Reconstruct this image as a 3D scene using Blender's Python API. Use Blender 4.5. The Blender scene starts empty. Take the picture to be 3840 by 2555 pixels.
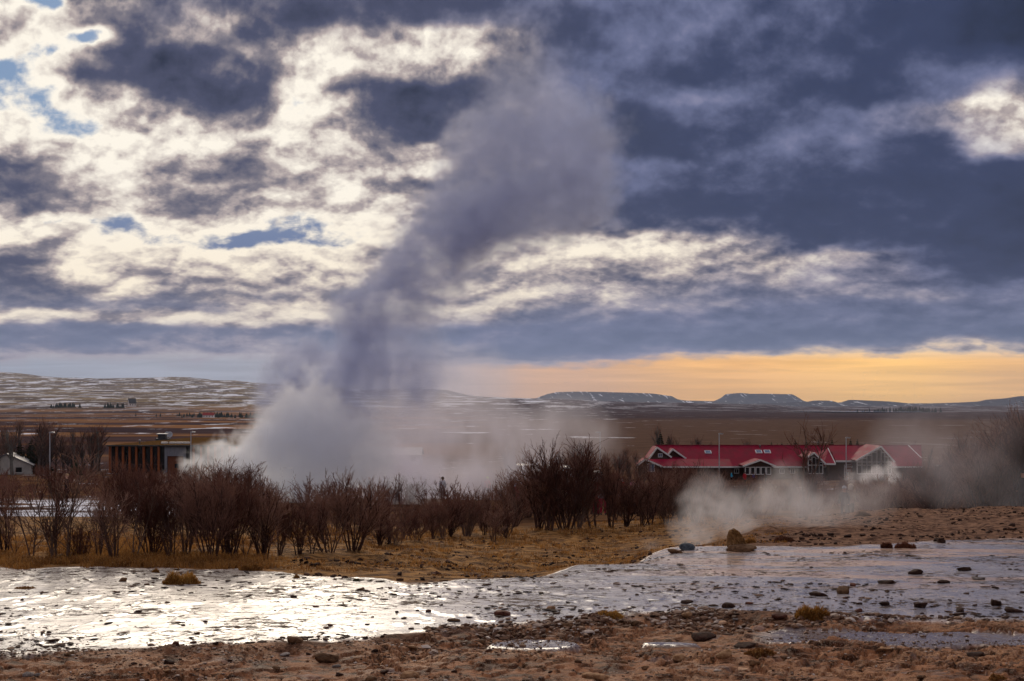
import bpy, bmesh, math, random
import numpy as np
from mathutils import Vector, Matrix

# ------------------------------------------------------------------ camera, world, sun, exposure
SC = bpy.context.scene
COL = SC.collection
F = 5333.0            # focal length in photograph pixels (3840 wide, 50 mm on 36 mm)
CX, HY = 1920.0, 1525.0   # column straight ahead, row of the eye-level horizon

cam_d = bpy.data.cameras.new("camera")
cam = bpy.data.objects.new("camera", cam_d)
COL.objects.link(cam)
cam_d.lens = 50.0
cam_d.sensor_width = 36.0
cam_d.shift_y = (HY - 1277.5) / 3840.0
cam_d.clip_start = 0.1
cam_d.clip_end = 60000.0
cam.location = (0, 0, 0)
cam.rotation_euler = (math.radians(90), 0, 0)
SC.camera = cam

SUN_AZ = math.radians(-9.0)     # left of straight ahead, behind the bright clouds
SUN_EL = math.radians(24.0)
sun_d = bpy.data.lights.new("sun", 'SUN')
sun_d.energy = 1.5
sun_d.angle = math.radians(30.0)
sun_d.color = (1.0, 0.86, 0.68)
sun = bpy.data.objects.new("sun", sun_d)
COL.objects.link(sun)
sdir = Vector((math.sin(SUN_AZ) * math.cos(SUN_EL), math.cos(SUN_AZ) * math.cos(SUN_EL), math.sin(SUN_EL)))
sun.rotation_euler = sdir.to_track_quat('Z', 'Y').to_euler()

SC.view_settings.view_transform = 'Standard'
SC.view_settings.look = 'None'
SC.view_settings.gamma = 1.0
SC.view_settings.use_curve_mapping = False
SC.view_settings.exposure = 0.3
SC.render.engine = 'CYCLES'
SC.cycles.max_bounces = 14
SC.cycles.diffuse_bounces = 2
SC.cycles.glossy_bounces = 2
SC.cycles.transmission_bounces = 4
SC.cycles.transparent_max_bounces = 12
SC.cycles.volume_bounces = 12
SC.cycles.volume_step_rate = 1.4
SC.cycles.volume_max_steps = 256
SC.cycles.use_adaptive_sampling = True
SC.cycles.adaptive_threshold = 0.02
SC.cycles.use_denoising = True
SC.cycles.denoiser = 'OPENIMAGEDENOISE'


class NT:
    """Small helper that builds node trees."""
    def __init__(s, tree):
        s.t = tree; s.n = tree.nodes; s.l = tree.links
    def _in(s, sock, v):
        if isinstance(v, bpy.types.NodeSocket):
            s.l.new(v, sock)
        elif v is not None:
            try:
                sock.default_value = v
            except Exception:
                sock.default_value = tuple(v) + (1.0,)
    def m(s, op, a, b=None, c=None, clamp=False):
        nd = s.n.new('ShaderNodeMath'); nd.operation = op; nd.use_clamp = clamp
        s._in(nd.inputs[0], a)
        if b is not None: s._in(nd.inputs[1], b)
        if c is not None: s._in(nd.inputs[2], c)
        return nd.outputs[0]
    def v(s, op, a, b=None, scale=None):
        nd = s.n.new('ShaderNodeVectorMath'); nd.operation = op
        s._in(nd.inputs[0], a)
        if b is not None: s._in(nd.inputs[1], b)
        if scale is not None: s._in(nd.inputs['Scale'], scale)
        return nd.outputs['Value'] if op in ('LENGTH', 'DISTANCE', 'DOT_PRODUCT') else nd.outputs[0]
    def xyz(s, x, y, z):
        nd = s.n.new('ShaderNodeCombineXYZ')
        for i, q in enumerate((x, y, z)): s._in(nd.inputs[i], q)
        return nd.outputs[0]
    def sep(s, a):
        nd = s.n.new('ShaderNodeSeparateXYZ'); s._in(nd.inputs[0], a); return nd.outputs
    def noise(s, vec, scale=1.0, detail=4.0, rough=0.55, dist=0.0, lac=2.0, col=False):
        nd = s.n.new('ShaderNodeTexNoise')
        s._in(nd.inputs['Vector'], vec)
        for k, q in (('Scale', scale), ('Detail', detail), ('Roughness', rough), ('Distortion', dist), ('Lacunarity', lac)):
            s._in(nd.inputs[k], q)
        return nd.outputs['Color'] if col else nd.outputs[0]
    def mr(s, val, a, b, c=0.0, d=1.0, kind='SMOOTHSTEP'):
        nd = s.n.new('ShaderNodeMapRange'); nd.interpolation_type = kind; nd.clamp = True
        for i, q in enumerate((val, a, b, c, d)): s._in(nd.inputs[i], q)
        return nd.outputs[0]
    def mix(s, f, a, b, blend='MIX'):
        nd = s.n.new('ShaderNodeMix'); nd.data_type = 'RGBA'; nd.blend_type = blend
        s._in(nd.inputs[0], f); s._in(nd.inputs[6], a); s._in(nd.inputs[7], b)
        return nd.outputs[2]
    def ramp(s, fac, stops, interp='LINEAR'):
        nd = s.n.new('ShaderNodeValToRGB'); cr = nd.color_ramp; cr.interpolation = interp
        while len(cr.elements) > 1: cr.elements.remove(cr.elements[-1])
        for i, (p, c) in enumerate(stops):
            e = cr.elements[0] if i == 0 else cr.elements.new(p)
            e.position = p
            e.color = (c[0], c[1], c[2], 1.0) if not isinstance(c, (int, float)) else (c, c, c, 1.0)
        s._in(nd.inputs[0], fac)
        return nd.outputs[0]


def build_world():
    w = bpy.data.worlds.new("World"); SC.world = w; w.use_nodes = True
    w.cycles.sampling_method = 'MANUAL'; w.cycles.sample_map_resolution = 512
    t = w.node_tree; t.nodes.clear(); N = NT(t)
    out = t.nodes.new('ShaderNodeOutputWorld')
    tc = t.nodes.new('ShaderNodeTexCoord')
    d = tc.outputs['Generated']
    x, y, z = N.sep(d)
    az = N.m('ARCTAN2', x, y)
    hyp = N.m('SQRT', N.m('ADD', N.m('MULTIPLY', x, x), N.m('MULTIPLY', y, y)))
    te = N.m('DIVIDE', z, N.m('MAXIMUM', hyp, 1e-4))             # tangent of the elevation
    half = math.atan(1920 / F)
    pp = N.m('SUBTRACT', N.m('PINGPONG', N.m('ADD', az, half), 2 * half), half)   # the cloud field goes on, mirrored, round the whole sky
    T = N.m('DIVIDE', te, N.m('COSINE', pp))
    u0 = N.m('MULTIPLY_ADD', N.m('TANGENT', pp), F / 3840, 0.5)
    # cloud coordinates: flatter towards the horizon
    Tc = N.m('MAXIMUM', T, 0.0)
    vv = N.m('MULTIPLY', N.m('LOGARITHM', N.m('ADD', Tc, 0.085), math.e), 0.36)
    cv = N.xyz(az, vv, 0.0)
    # warp of the large field so that it has no straight edges
    wn = N.v('SUBTRACT', N.noise(cv, 14.0, 4.0, 0.6, col=True), (0.5, 0.5, 0.5))
    wx, wy, _ = N.sep(wn)
    wfade = N.mr(T, 0.015, 0.12, 0.25, 1.0)
    u = N.m('ADD', u0, N.m('MULTIPLY', wx, N.m('MULTIPLY', wfade, 0.05)))
    Tw = N.m('ADD', T, N.m('MULTIPLY', wy, N.m('MULTIPLY', wfade, 0.032)))
    # photograph row; cloud thickness 0..9 at 25 columns; how strongly thin edges are lit 0..9
    rows = [
     (0,    "3.0 .2 5.5 6 6.3 6.5 6 6.8 6.8 7.2 7 6.8 6.3 6 5.6 5.6 5.7 5.9 6 6 6.2 6.8 7.2 7.8 8.5",              "9998777766655544444433222"),
     (70,   "3.5 3.2 5.8 7 6 3.9 6 7 7 7 7 5.4 6.2 6.2 6 5.7 5.8 5.9 6.1 6.2 6.3 7 7.4 8 8.6",                     "9998789777666544444433222"),
     (140,  "4.6 3.2 .4 7 4.8 5.6 6.3 6 5.8 5.8 3.8 3.6 5.8 6.4 6 5.9 6 6.5 6.6 6.5 6.3 6.8 7.2 8 8.4",             "9998888888998544444433222"),
     (210,  "2.4 1.4 5 7.4 7.4 7 4.8 4 4 3.2 2.8 3 5.8 5.6 6.3 5.7 6.2 6.6 6.6 6.3 6.4 6.8 6.5 6.5 7",               "9998888999999544444433333"),
     (280,  "0 2.8 7 7.5 7.5 7.4 6.3 2.8 3.3 3.6 4.5 4.2 6 5.5 6 6 6.5 6.7 6.4 6.3 6.5 6.8 6 5.4 6.5",             "9998888999998544444433345"),
     (350,  ".8 .6 4.6 4.2 6.8 7.4 7 2.4 6.2 7 7.2 6.8 6.2 5.3 5.8 5.3 5.1 5.2 5.8 6.8 6.8 6.4 5.5 5 5.2",         "9999988998877544444444467"),
     (420,  "1.4 .5 1.8 3 5.2 6.3 5.8 2 4.8 7.2 7.2 6.5 5.8 5.4 5.8 6.8 6.2 5.9 6 6 5.6 5 4.8 3.5 3",             "9999999998877544444445699"),
     (490,  "2.2 1.8 1.4 3.2 4 3.2 3 2.6 4 6.5 7 6.2 6 5.5 6.2 7.2 7 6.6 6 5.6 5.4 5.4 5 3.6 3.8",                 "9999999999887544444445679"),
     (560,  "3 3.4 4.4 3 2.8 2.8 5 3 3.6 5.5 4.2 5.8 6 5.6 6.5 7.3 7 6.5 6.5 6.4 6.5 6.6 6.6 4.4 4",               "9999999999998544444444567"),
     (630,  "6 5.6 3.8 3 5 4.6 6.6 3.6 4 4 3.2 6 6.3 5.8 5.4 5.4 5.6 6.4 6.6 6.3 6.5 6.8 6.8 7 7.2",               "8999999999998644444444444"),
     (700,  "6.6 6.2 5 3.2 5.5 5.5 5.6 4.8 3.2 4.4 6.2 6.4 6.5 6 5.6 5.8 6 6.3 6.4 6.4 6.5 6.8 7 7.2 7.4",         "8999999999998644444444443"),
     (770,  "5.2 6 4.4 2.6 5.6 5.2 4 3.4 3.6 3 6.2 6.5 6.6 6.2 6.8 6.6 6.6 6.8 7 6.7 6.6 6.8 7 7.4 7.8",           "8999999999998644444444433"),
     (840,  "1.6 1.8 2.2 1.8 3 3 2.2 1 2.6 3 5.5 6 6.4 6.3 5.8 6.6 6.6 6.8 7.2 7.2 6.8 6.8 7 7.4 7.8",             "9999999999999776665444433"),
     (900,  "2.6 3.4 2.5 3 2.3 .8 1 1.4 2.4 3 5 5 3.6 2.8 3.6 4.2 4.4 3.6 5.5 6.5 6.6 7 7.2 7.4 7.6",              "9999999999999999987544433"),
     (950,  "5.6 4.8 2.6 3.4 2.8 2.6 3.3 3 2.8 4 4.6 4.6 4.4 4.2 3 3 3.4 4 4.4 4.2 5 6 6.6 7 7.2",                 "8999999999999999988776433"),
     (1030, "6.3 6 3 3 3 3.4 3 3.4 3.5 5 4.6 4.6 4.6 4.6 4.4 4.6 4.2 5.2 5 5 5.2 5.5 5.6 6.2 6.4",                 "7999999999988888877666544"),
     (1100, "6.3 6.2 5 3.6 5.4 5 5 5.4 5.5 5 4.4 4.2 4.4 3.8 4.8 5 4.8 5.6 5.8 5 5.2 5.8 5.4 5.4 5",               "7889999998888777766666655"),
     (1150, "5.8 6.2 6.3 6.2 5.9 5.6 3.8 3.4 3.6 4 3.6 4 4.6 4.4 4.8 5.2 5 5.2 5.6 6 6 6 6 6 6",                   "7777778999988776665555555"),
     (1192, "3.3 3.2 3.2 3.3 3.4 3.8 3.2 3.6 3.6 4 4.4 4.4 5 5 5.2 5.5 5.2 5.8 5.8 5.8 5.9 6 6 6 6",                "8888888888877665555555555"),
     (1235, "5.9 5.9 5.9 5.9 5.8 5.6 4.8 5 4.8 5 5 5.2 5.6 5.6 5.7 5.8 6 6.2 6.3 6.2 6.2 6.2 6.2 6.2 6.2",         "6666666666655555555555555"),
     (1280, "5.7 5.8 5.8 4.5 4.9 5 4.6 4.8 5 5 5.2 5.4 5.8 5.8 6 6 6.2 6.3 6.3 6 6 5.8 5.2 4.6 5.5",               "6666666666655555555666777"),
     (1320, "4.9 4.9 4.9 4.8 4.8 4.9 4.9 4.9 5 5 5.2 5.4 5.8 5.8 5.8 5.4 5 4.8 4.6 4.4 4.7 4.6 3.4 3.6 4.8",       "6666666666665555567777888"),
     (1342, "4 4 4 4 4 4 4 4 4.2 4.4 4.8 5 5.2 5.2 5 4 3.2 3 2.8 2.8 3 3 2.2 2.4 3.6",               "6666666666666655667777888"),
     (1362, "3 3 3 3 3 3 3 3 3 3.4 4 4.2 4.4 4.5 4 2.4 1.2 1 1 1 1 1 1 1 2",                                       "6666666666666666677888888"),
     (1405, "1 1 1 1 1 1 1 1 1 1 1 1 1.6 1.4 1 .6 .6 .6 .6 .6 .6 .6 .6 .6 .8",                                      "6666666666666666677888888"),
    ]
    prev = None
    for ry, ds, ls in rows:
        dv = [float(q) for q in ds.split()]
        assert len(dv) == 25 and len(ls) == 25, (ry, len(dv), len(ls))
        rc = N.ramp(u, [(i / 24.0, (dv[i] / 10.0, int(ls[i]) / 9.0, 0.0)) for i in range(25)], 'EASE')
        Tr = (HY - ry) / F
        acc = rc if prev is None else N.mix(N.mr(Tw, prev, Tr), acc, rc)
        prev = Tr
    sc = t.nodes.new('ShaderNodeSeparateColor'); t.links.new(acc, sc.inputs[0])
    D = N.m('MULTIPLY', sc.outputs[0], 10.0); L = sc.outputs[1]
    # higher than the photograph reaches, broken grey-white cloud like that of its left half goes on to the zenith
    up = N.mr(T, 0.30, 0.55)
    D = N.m('ADD', N.m('MULTIPLY', D, N.m('SUBTRACT', 1.0, up)), N.m('MULTIPLY', up, 4.4))
    L = N.m('ADD', N.m('MULTIPLY', L, N.m('SUBTRACT', 1.0, up)), N.m('MULTIPLY', up, 0.72))
    def puff(vec):
        """Rounded billows with creases between them."""
        a_ = N.noise(vec, 11.0, 5.0, 0.5, 0.1)
        b_ = N.noise(N.v('ADD', vec, (7.3, 2.1, 0.0)), 34.0, 4.0, 0.5, 0.1)
        c_ = N.noise(N.v('ADD', vec, (1.3, 5.1, 0.0)), 95.0, 3.0, 0.55, 0.1)
        h_ = N.m('ADD', N.m('ABSOLUTE', N.m('SUBTRACT', a_, 0.5)), N.m('MULTIPLY', N.m('ABSOLUTE', N.m('SUBTRACT', b_, 0.5)), 0.42))
        return N.m('ADD', h_, N.m('MULTIPLY', N.m('ABSOLUTE', N.m('SUBTRACT', c_, 0.5)), 0.17))
    n1 = N.noise(cv, 20.0, 7.0, 0.53, 0.15)
    h0 = puff(cv); h1 = puff(N.v('ADD', cv, (-0.003, 0.011, 0.0)))
    n2 = N.noise(N.v('ADD', cv, (3.1, 1.7, 0)), 95.0, 4.0, 0.62, 0.2)
    lowf = N.mr(T, 0.012, 0.055, 0.45, 1.0)
    amp = N.m('MULTIPLY', N.m('MULTIPLY_ADD', L, 4.0, 1.3), lowf)
    Dn = N.m('ADD', D, N.m('MULTIPLY', N.m('SUBTRACT', n1, 0.5), amp))
    Dn = N.m('SUBTRACT', Dn, N.m('MULTIPLY', N.m('SUBTRACT', h0, 0.11), N.m('MULTIPLY', amp, 0.45)))
    De = N.m('ADD', Dn, N.m('MULTIPLY', N.m('SUBTRACT', n2, 0.5), N.m('MULTIPLY', amp, 0.45)))   # ragged rims
    # relief: tops of the billows towards the sun are lit, undersides greyer
    rel = N.m('MULTIPLY', N.m('SUBTRACT', h0, h1), N.m('MULTIPLY', N.m('MULTIPLY', lowf, N.mr(L, 0.45, 0.95, 0.35, 1.0)), 11.0))
    rel = N.m('MAXIMUM', N.m('MINIMUM', rel, 1.1), -1.1)
    Dt = N.m('SUBTRACT', N.m('ADD', Dn, N.m('MULTIPLY', N.m('SUBTRACT', n2, 0.5), N.m('MULTIPLY', amp, 0.22))), N.m('MULTIPLY', rel, N.mr(Dn, 7.5, 3.5, 0.55, 1.25)))
    # clear air: physical sky high up, warm glow low in the right, pale grey-blue low in the left
    sky = t.nodes.new('ShaderNodeTexSky'); sky.sky_type = 'NISHITA'; sky.sun_disc = False
    sky.sun_elevation = SUN_EL; sky.sun_rotation = SUN_AZ
    sky.altitude = 100
    skyc = N.v('SCALE', sky.outputs[0], scale=0.06)
    hz = N.ramp(u0, [(0.0, (.34, .37, .45)), (0.2, (.37, .39, .46)), (0.42, (.50, .41, .42)), (0.55, (.86, .48, .25)),
                     (0.7, (1.14, .58, .15)), (0.87, (1.28, .70, .16)), (1.0, (1.08, .58, .18))], 'EASE')
    streak = N.noise(N.xyz(N.m('MULTIPLY', az, 7.0), N.m('MULTIPLY', T, 150.0), 0.0), 1.0, 5.0, 0.6, 0.6)
    hz = N.mix(N.mr(streak, 0.36, 0.66), N.v('SCALE', hz, scale=0.80), hz)
    hz = N.v('SCALE', hz, scale=N.mr(T, 0.0, 0.035, 0.88, 1.08))
    blue = N.mix(0.8, skyc, (0.022, 0.165, 0.40))
    clear = N.mix(N.mr(T, 0.025, 0.10), hz, N.mix(N.mr(T, 0.10, 0.2), (0.15, 0.20, 0.345), blue))
    # cloud colour by thickness: lit thin edges, slate undersides
    lit = N.mix(N.mr(L, 0.35, 0.95, kind='LINEAR'), (0.30, 0.305, 0.44), (1.0, 0.93, 0.81))
    lit = N.mix(N.m('MULTIPLY', N.mr(T, 0.16, 0.08), N.mr(L, 0.5, 0.9, 0.0, 0.8)), lit, (1.0, 0.87, 0.68))
    wl = N.mr(u0, 0.45, 0.65)
    lowlit = N.mix(wl, (0.62, 0.56, 0.53), (0.98, 0.66, 0.36))
    lit = N.mix(N.mr(T, 0.085, 0.04), lit, N.mix(0.6, lit, lowlit))
    lit = N.mix(N.mr(T, 0.045, 0.03), lit, clear)
    g1 = N.mix(N.mr(L, 0.4, 0.95), (0.23, 0.235, 0.36), (0.46, 0.39, 0.375))
    g2 = N.mix(N.mr(L, 0.4, 0.95), (0.135, 0.155, 0.275), (0.215, 0.195, 0.225))
    dark = N.mix(N.mr(u0, 0.3, 0.75), (0.066, 0.074, 0.132), (0.036, 0.050, 0.112))
    deep = (0.014, 0.022, 0.048)
    c = N.mix(N.mr(De, 0.7, 2.2), clear, lit)
    c = N.mix(N.mr(Dt, 2.2, 3.8, 0.0, 0.5), c, g1)
    c = N.mix(N.mr(Dt, 3.5, 4.6), c, g1)
    c = N.mix(N.mr(Dt, 4.3, 5.6), c, g2)
    c = N.mix(N.mr(Dt, 5.1, 6.9), c, dark)
    c = N.mix(N.mr(Dt, 6.6, 9.4), c, deep)
    low = N.mr(T, 0.10, 0.04)                                   # far cloud bases pick up the blue of the air
    c = N.mix(N.m('MULTIPLY', low, N.mr(Dn, 4.0, 6.0, 0.0, 0.6)), c, (0.15, 0.19, 0.31))
    c = N.mix(N.mr(T, 0.0, -0.02), c, (0.10, 0.08, 0.07))
    bg = t.nodes.new('ShaderNodeBackground'); t.links.new(c, bg.inputs[0]); bg.inputs[1].default_value = 0.84
    t.links.new(bg.outputs[0], out.inputs[0])


build_world()

# ------------------------------------------------------------------ small helpers
RNG = np.random.default_rng(7)
random.seed(7)


def tag(o, label=None, cat=None, group=None, kind=None):
    if label: o['label'] = label
    if cat: o['category'] = cat
    if group: o['group'] = group
    if kind: o['kind'] = kind
    return o


def mesh_np(name, verts, faces, smooth=False, mats=None, midx=None):
    """Mesh from numpy arrays; faces is one (n, 3|4) array or a list of such arrays."""
    me = bpy.data.meshes.new(name)
    verts = np.asarray(verts, np.float32)
    if not isinstance(faces, (list, tuple)): faces = [faces]
    faces = [np.asarray(f, np.int32) for f in faces if len(f)]
    tot = sum(f.size for f in faces); nf = sum(len(f) for f in faces)
    me.vertices.add(len(verts)); me.vertices.foreach_set('co', verts.ravel())
    me.loops.add(tot); me.polygons.add(nf)
    me.loops.foreach_set('vertex_index', np.concatenate([f.ravel() for f in faces]))
    starts = []; p = 0
    for f in faces:
        k = f.shape[1]; starts.append(np.arange(len(f)) * k + p); p += f.size
    me.polygons.foreach_set('loop_start', np.concatenate(starts).astype(np.int32))
    me.polygons.foreach_set('use_smooth', np.full(nf, bool(smooth)))
    for m in (mats or []): me.materials.append(m)
    if midx is not None: me.polygons.foreach_set('material_index', np.asarray(midx, np.int32))
    me.update(calc_edges=True)
    return me


def link(name, data, parent=None, loc=None):
    o = bpy.data.objects.new(name, data)
    COL.objects.link(o)
    if parent is not None: o.parent = parent
    if loc is not None: o.location = loc
    return o


def empty(name, loc=(0, 0, 0), rz=0.0):
    o = bpy.data.objects.new(name, None); COL.objects.link(o)
    o.location = loc; o.rotation_euler = (0, 0, rz); o.empty_display_size = 0.2
    return o


def copy_tree(o, parent=None):
    c = o.copy(); COL.objects.link(c); c.parent = parent
    for ch in list(o.children): copy_tree(ch, c)
    return c


def hash2(ix, iy, seed):
    h = (ix.astype(np.int64) * 374761393 + iy.astype(np.int64) * 668265263 + seed * 974711) & 0x7fffffff
    h = (h ^ (h >> 13)) * 1274126177 & 0x7fffffff
    return ((h ^ (h >> 16)) & 0xffff) / 65535.0


def vnoise(x, y, seed=0):
    x = np.asarray(x, float); y = np.asarray(y, float)
    ix = np.floor(x); iy = np.floor(y); fx = x - ix; fy = y - iy
    fx = fx * fx * fx * (fx * (fx * 6 - 15) + 10); fy = fy * fy * fy * (fy * (fy * 6 - 15) + 10)
    ix = ix.astype(np.int64); iy = iy.astype(np.int64)
    a = hash2(ix, iy, seed); b = hash2(ix + 1, iy, seed); c = hash2(ix, iy + 1, seed); d = hash2(ix + 1, iy + 1, seed)
    return (a + (b - a) * fx) * (1 - fy) + (c + (d - c) * fx) * fy


def fbm(x, y, octaves=4, seed=0, gain=0.5):
    v = 0.0; a = 1.0; t = 0.0
    for i in range(octaves):
        v = v + a * vnoise(x * 2 ** i + 17.3 * i, y * 2 ** i - 9.1 * i, seed + i); t += a; a *= gain
    return v / t


def sstep(a, b, v):
    t = np.clip((np.asarray(v, float) - a) / (b - a), 0, 1)
    return t * t * (3 - 2 * t)


def mat(name, nodes=True):
    m = bpy.data.materials.new(name); m.use_nodes = True
    t = m.node_tree; t.nodes.clear()
    N = NT(t)
    out = t.nodes.new('ShaderNodeOutputMaterial')
    bs = t.nodes.new('ShaderNodeBsdfPrincipled')
    t.links.new(bs.outputs[0], out.inputs[0])
    N.bs = bs; N.out = out
    return m, N


def simple(name, col, rough=0.7, var=0.25, scale=6.0, metal=0.0, bump=0.0, stretch=(1, 1, 1), spec=0.5, coords='Object', detail=4.0):
    """Plain surface with noise-driven colour variation, wear and fine relief."""
    m, N = mat(name)
    tc = N.n.new('ShaderNodeTexCoord')
    v = N.v('MULTIPLY', tc.outputs[coords], stretch)
    n = N.noise(v, scale, detail, 0.6)
    f = N.mr(n, 0.3, 0.7, 1.0 - var, 1.0 + var, 'LINEAR')
    c = N.v('SCALE', col, scale=f)
    N.l.new(c, N.bs.inputs['Base Color'])
    N._in(N.bs.inputs['Roughness'], N.mr(n, 0.3, 0.7, max(rough - 0.12, 0.02), min(rough + 0.12, 1.0), 'LINEAR'))
    N.bs.inputs['Metallic'].default_value = metal
    N.bs.inputs['Specular IOR Level'].default_value = spec
    if bump:
        b = N.n.new('ShaderNodeBump'); b.inputs['Strength'].default_value = bump; b.inputs['Distance'].default_value = 0.02
        N.l.new(n, b.inputs['Height']); N.l.new(b.outputs[0], N.bs.inputs['Normal'])
    return m


# ------------------------------------------------------------------ the lie of the land
NEARP = [(3, -2.66), (8, -2.76), (15, -2.9), (20, -3.0), (25, -3.1)]
FARP = [(300, -12.2), (500, -13.3), (1000, -14.0), (2500, -14.0)]
PROF = {
    0:    [(27.5, -3.15), (31, -3.22), (34, -3.35), (50, -4.1), (80, -5.5), (120, -7.3), (160, -8.8), (237, -11.1)],
    600:  [(27.5, -3.15), (32, -3.22), (34, -3.33), (50, -4.1), (80, -5.6), (120, -7.4), (160, -8.9), (237, -11.1)],
    1100: [(26.3, -3.13), (34, -3.41), (50, -4.3), (80, -5.8), (120, -7.5), (160, -9.0), (237, -11.3)],
    1500: [(25.6, -3.12), (33, -3.5), (40, -3.86), (55, -4.75), (80, -6.0), (120, -7.6), (160, -9.1), (237, -11.6)],
    1900: [(26.2, -3.13), (27.6, -3.42), (33, -3.75), (44, -4.2), (50, -4.45), (80, -6.1), (120, -7.8), (160, -9.2), (237, -11.9)],
    2200: [(28.9, -3.18), (31, -3.7), (40, -4.15), (52, -4.35), (56, -4.6), (80, -6.1), (120, -7.8), (160, -9.3), (237, -12.05)],
    2560: [(33.5, -3.27), (36, -3.8), (46, -4.1), (54, -4.3), (60, -4.7), (80, -6.2), (120, -8.0), (160, -9.6), (237, -12.1)],
    2900: [(34, -3.27), (40, -3.4), (46, -3.65), (50, -3.95), (60, -5.0), (80, -6.5), (120, -8.3), (160, -9.9), (237, -12.1)],
    3400: [(34, -3.25), (45, -3.5), (52, -3.75), (55, -4.1), (65, -5.2), (80, -6.4), (120, -8.5), (160, -10.0), (237, -12.1)],
    3840: [(34, -3.26), (45, -3.4), (55, -3.85), (60, -4.4), (80, -6.2), (120, -8.5), (160, -10.0), (237, -12.1)],
}
LD = np.linspace(math.log(3), math.log(2500), 700)
_cols = np.array(sorted(PROF)); _tab = []
for c in _cols:
    p = NEARP + PROF[c] + FARP
    zz = np.interp(np.exp(LD), [q[0] for q in p], [q[1] for q in p])
    k = np.array([1, 3, 5, 3, 1.0]); k /= k.sum()
    zz = np.convolve(np.pad(zz, 2, 'edge'), k, 'valid')
    _tab.append(zz)
_tab = np.array(_tab)


def photo_col(x, y):
    az = np.clip(np.arctan2(x, y), -0.7, 0.7)
    return CX + F * np.tan(az)


def depth(x, y):
    r = np.hypot(x, y)
    return r * np.cos(np.clip(np.arctan2(x, y), -0.7, 0.7))


def base_h(x, y):
    """Height of the smooth land below the camera (camera at height 0)."""
    x = np.asarray(x, float); y = np.asarray(y, float)
    p = np.clip(photo_col(x, y), _cols[0], _cols[-1] - 1e-6)
    d = np.clip(depth(x, y), 3.001, 2499)
    i = np.clip(np.searchsorted(_cols, p, 'right') - 1, 0, len(_cols) - 2)
    w = (p - _cols[i]) / (_cols[i + 1] - _cols[i]); w = w * w * (3 - 2 * w)
    t = (np.log(d) - LD[0]) / (LD[1] - LD[0]); j = np.clip(t.astype(int), 0, len(LD) - 2); f = t - j
    za = _tab[i, j] * (1 - f) + _tab[i, j + 1] * f
    zb = _tab[i + 1, j] * (1 - f) + _tab[i + 1, j + 1] * f
    return za * (1 - w) + zb * w


def line_d(px, pts):
    """Distance at which a line seen in the photograph lies on the sloping sinter sheet."""
    py = np.interp(px, [q[0] for q in pts], [q[1] for q in pts])
    return 2.6 / np.maximum((py - HY) / F - 0.02, 0.01)


NEAR_EDGE = [(-2000, 2480), (0, 2455), (500, 2440), (960, 2425), (1300, 2400), (1700, 2365), (1920, 2352), (2150, 2338), (2300, 2312), (2650, 2300),
             (3000, 2316), (3200, 2316), (3500, 2328), (3840, 2335), (5500, 2350)]
FAR_EDGE = [(-2000, 2125), (0, 2128), (60, 2140), (450, 2131), (800, 2136), (900, 2135), (1060, 2132), (1150, 2163), (1400, 2172), (1500, 2183), (1900, 2168),
            (2200, 2108), (2500, 2050), (2620, 2042), (2900, 2046), (3300, 2052), (3450, 2036), (3840, 2026), (5500, 2000)]


def zones(x, y):
    px = photo_col(x, y); d = depth(x, y)
    w = (fbm(x * 0.7, y * 0.7, 4, 31) - 0.5)
    dn = line_d(px, NEAR_EDGE); df = line_d(px, FAR_EDGE)
    a = sstep(-0.30, 0.30, (d - dn) + w * 2.0)
    b = sstep(-0.18, 0.18, (df - d) + w * 1.5)
    return a * b, 1 - b, dn, df           # wet sheet, land beyond it


def puddles(x, y):
    """Shallow pools lying in the brown crust."""
    px = photo_col(x, y); d = depth(x, y)
    py_s = HY + F * (2.6 / np.maximum(d, 3) + 0.02)
    wob = (fbm(x * 1.2, y * 1.2, 4, 46) - 0.5)
    p1 = 1 - sstep(0.75, 1.0, np.hypot((px - 2020) / 190, (py_s - 2414) / 18) + wob * 0.9)
    p2 = (1 - sstep(0.7, 1.0, np.abs(py_s - (2390 + (px - 3300) * 0.012)) / 30 + wob * 1.1)) * sstep(2780, 2950, px)
    p3 = 1 - sstep(0.75, 1.0, np.hypot((px - 2520) / 130, (py_s - 2412) / 9) + wob * 0.9)
    return np.clip(p1 + p2 * 0.95 + p3, 0, 1)


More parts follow.
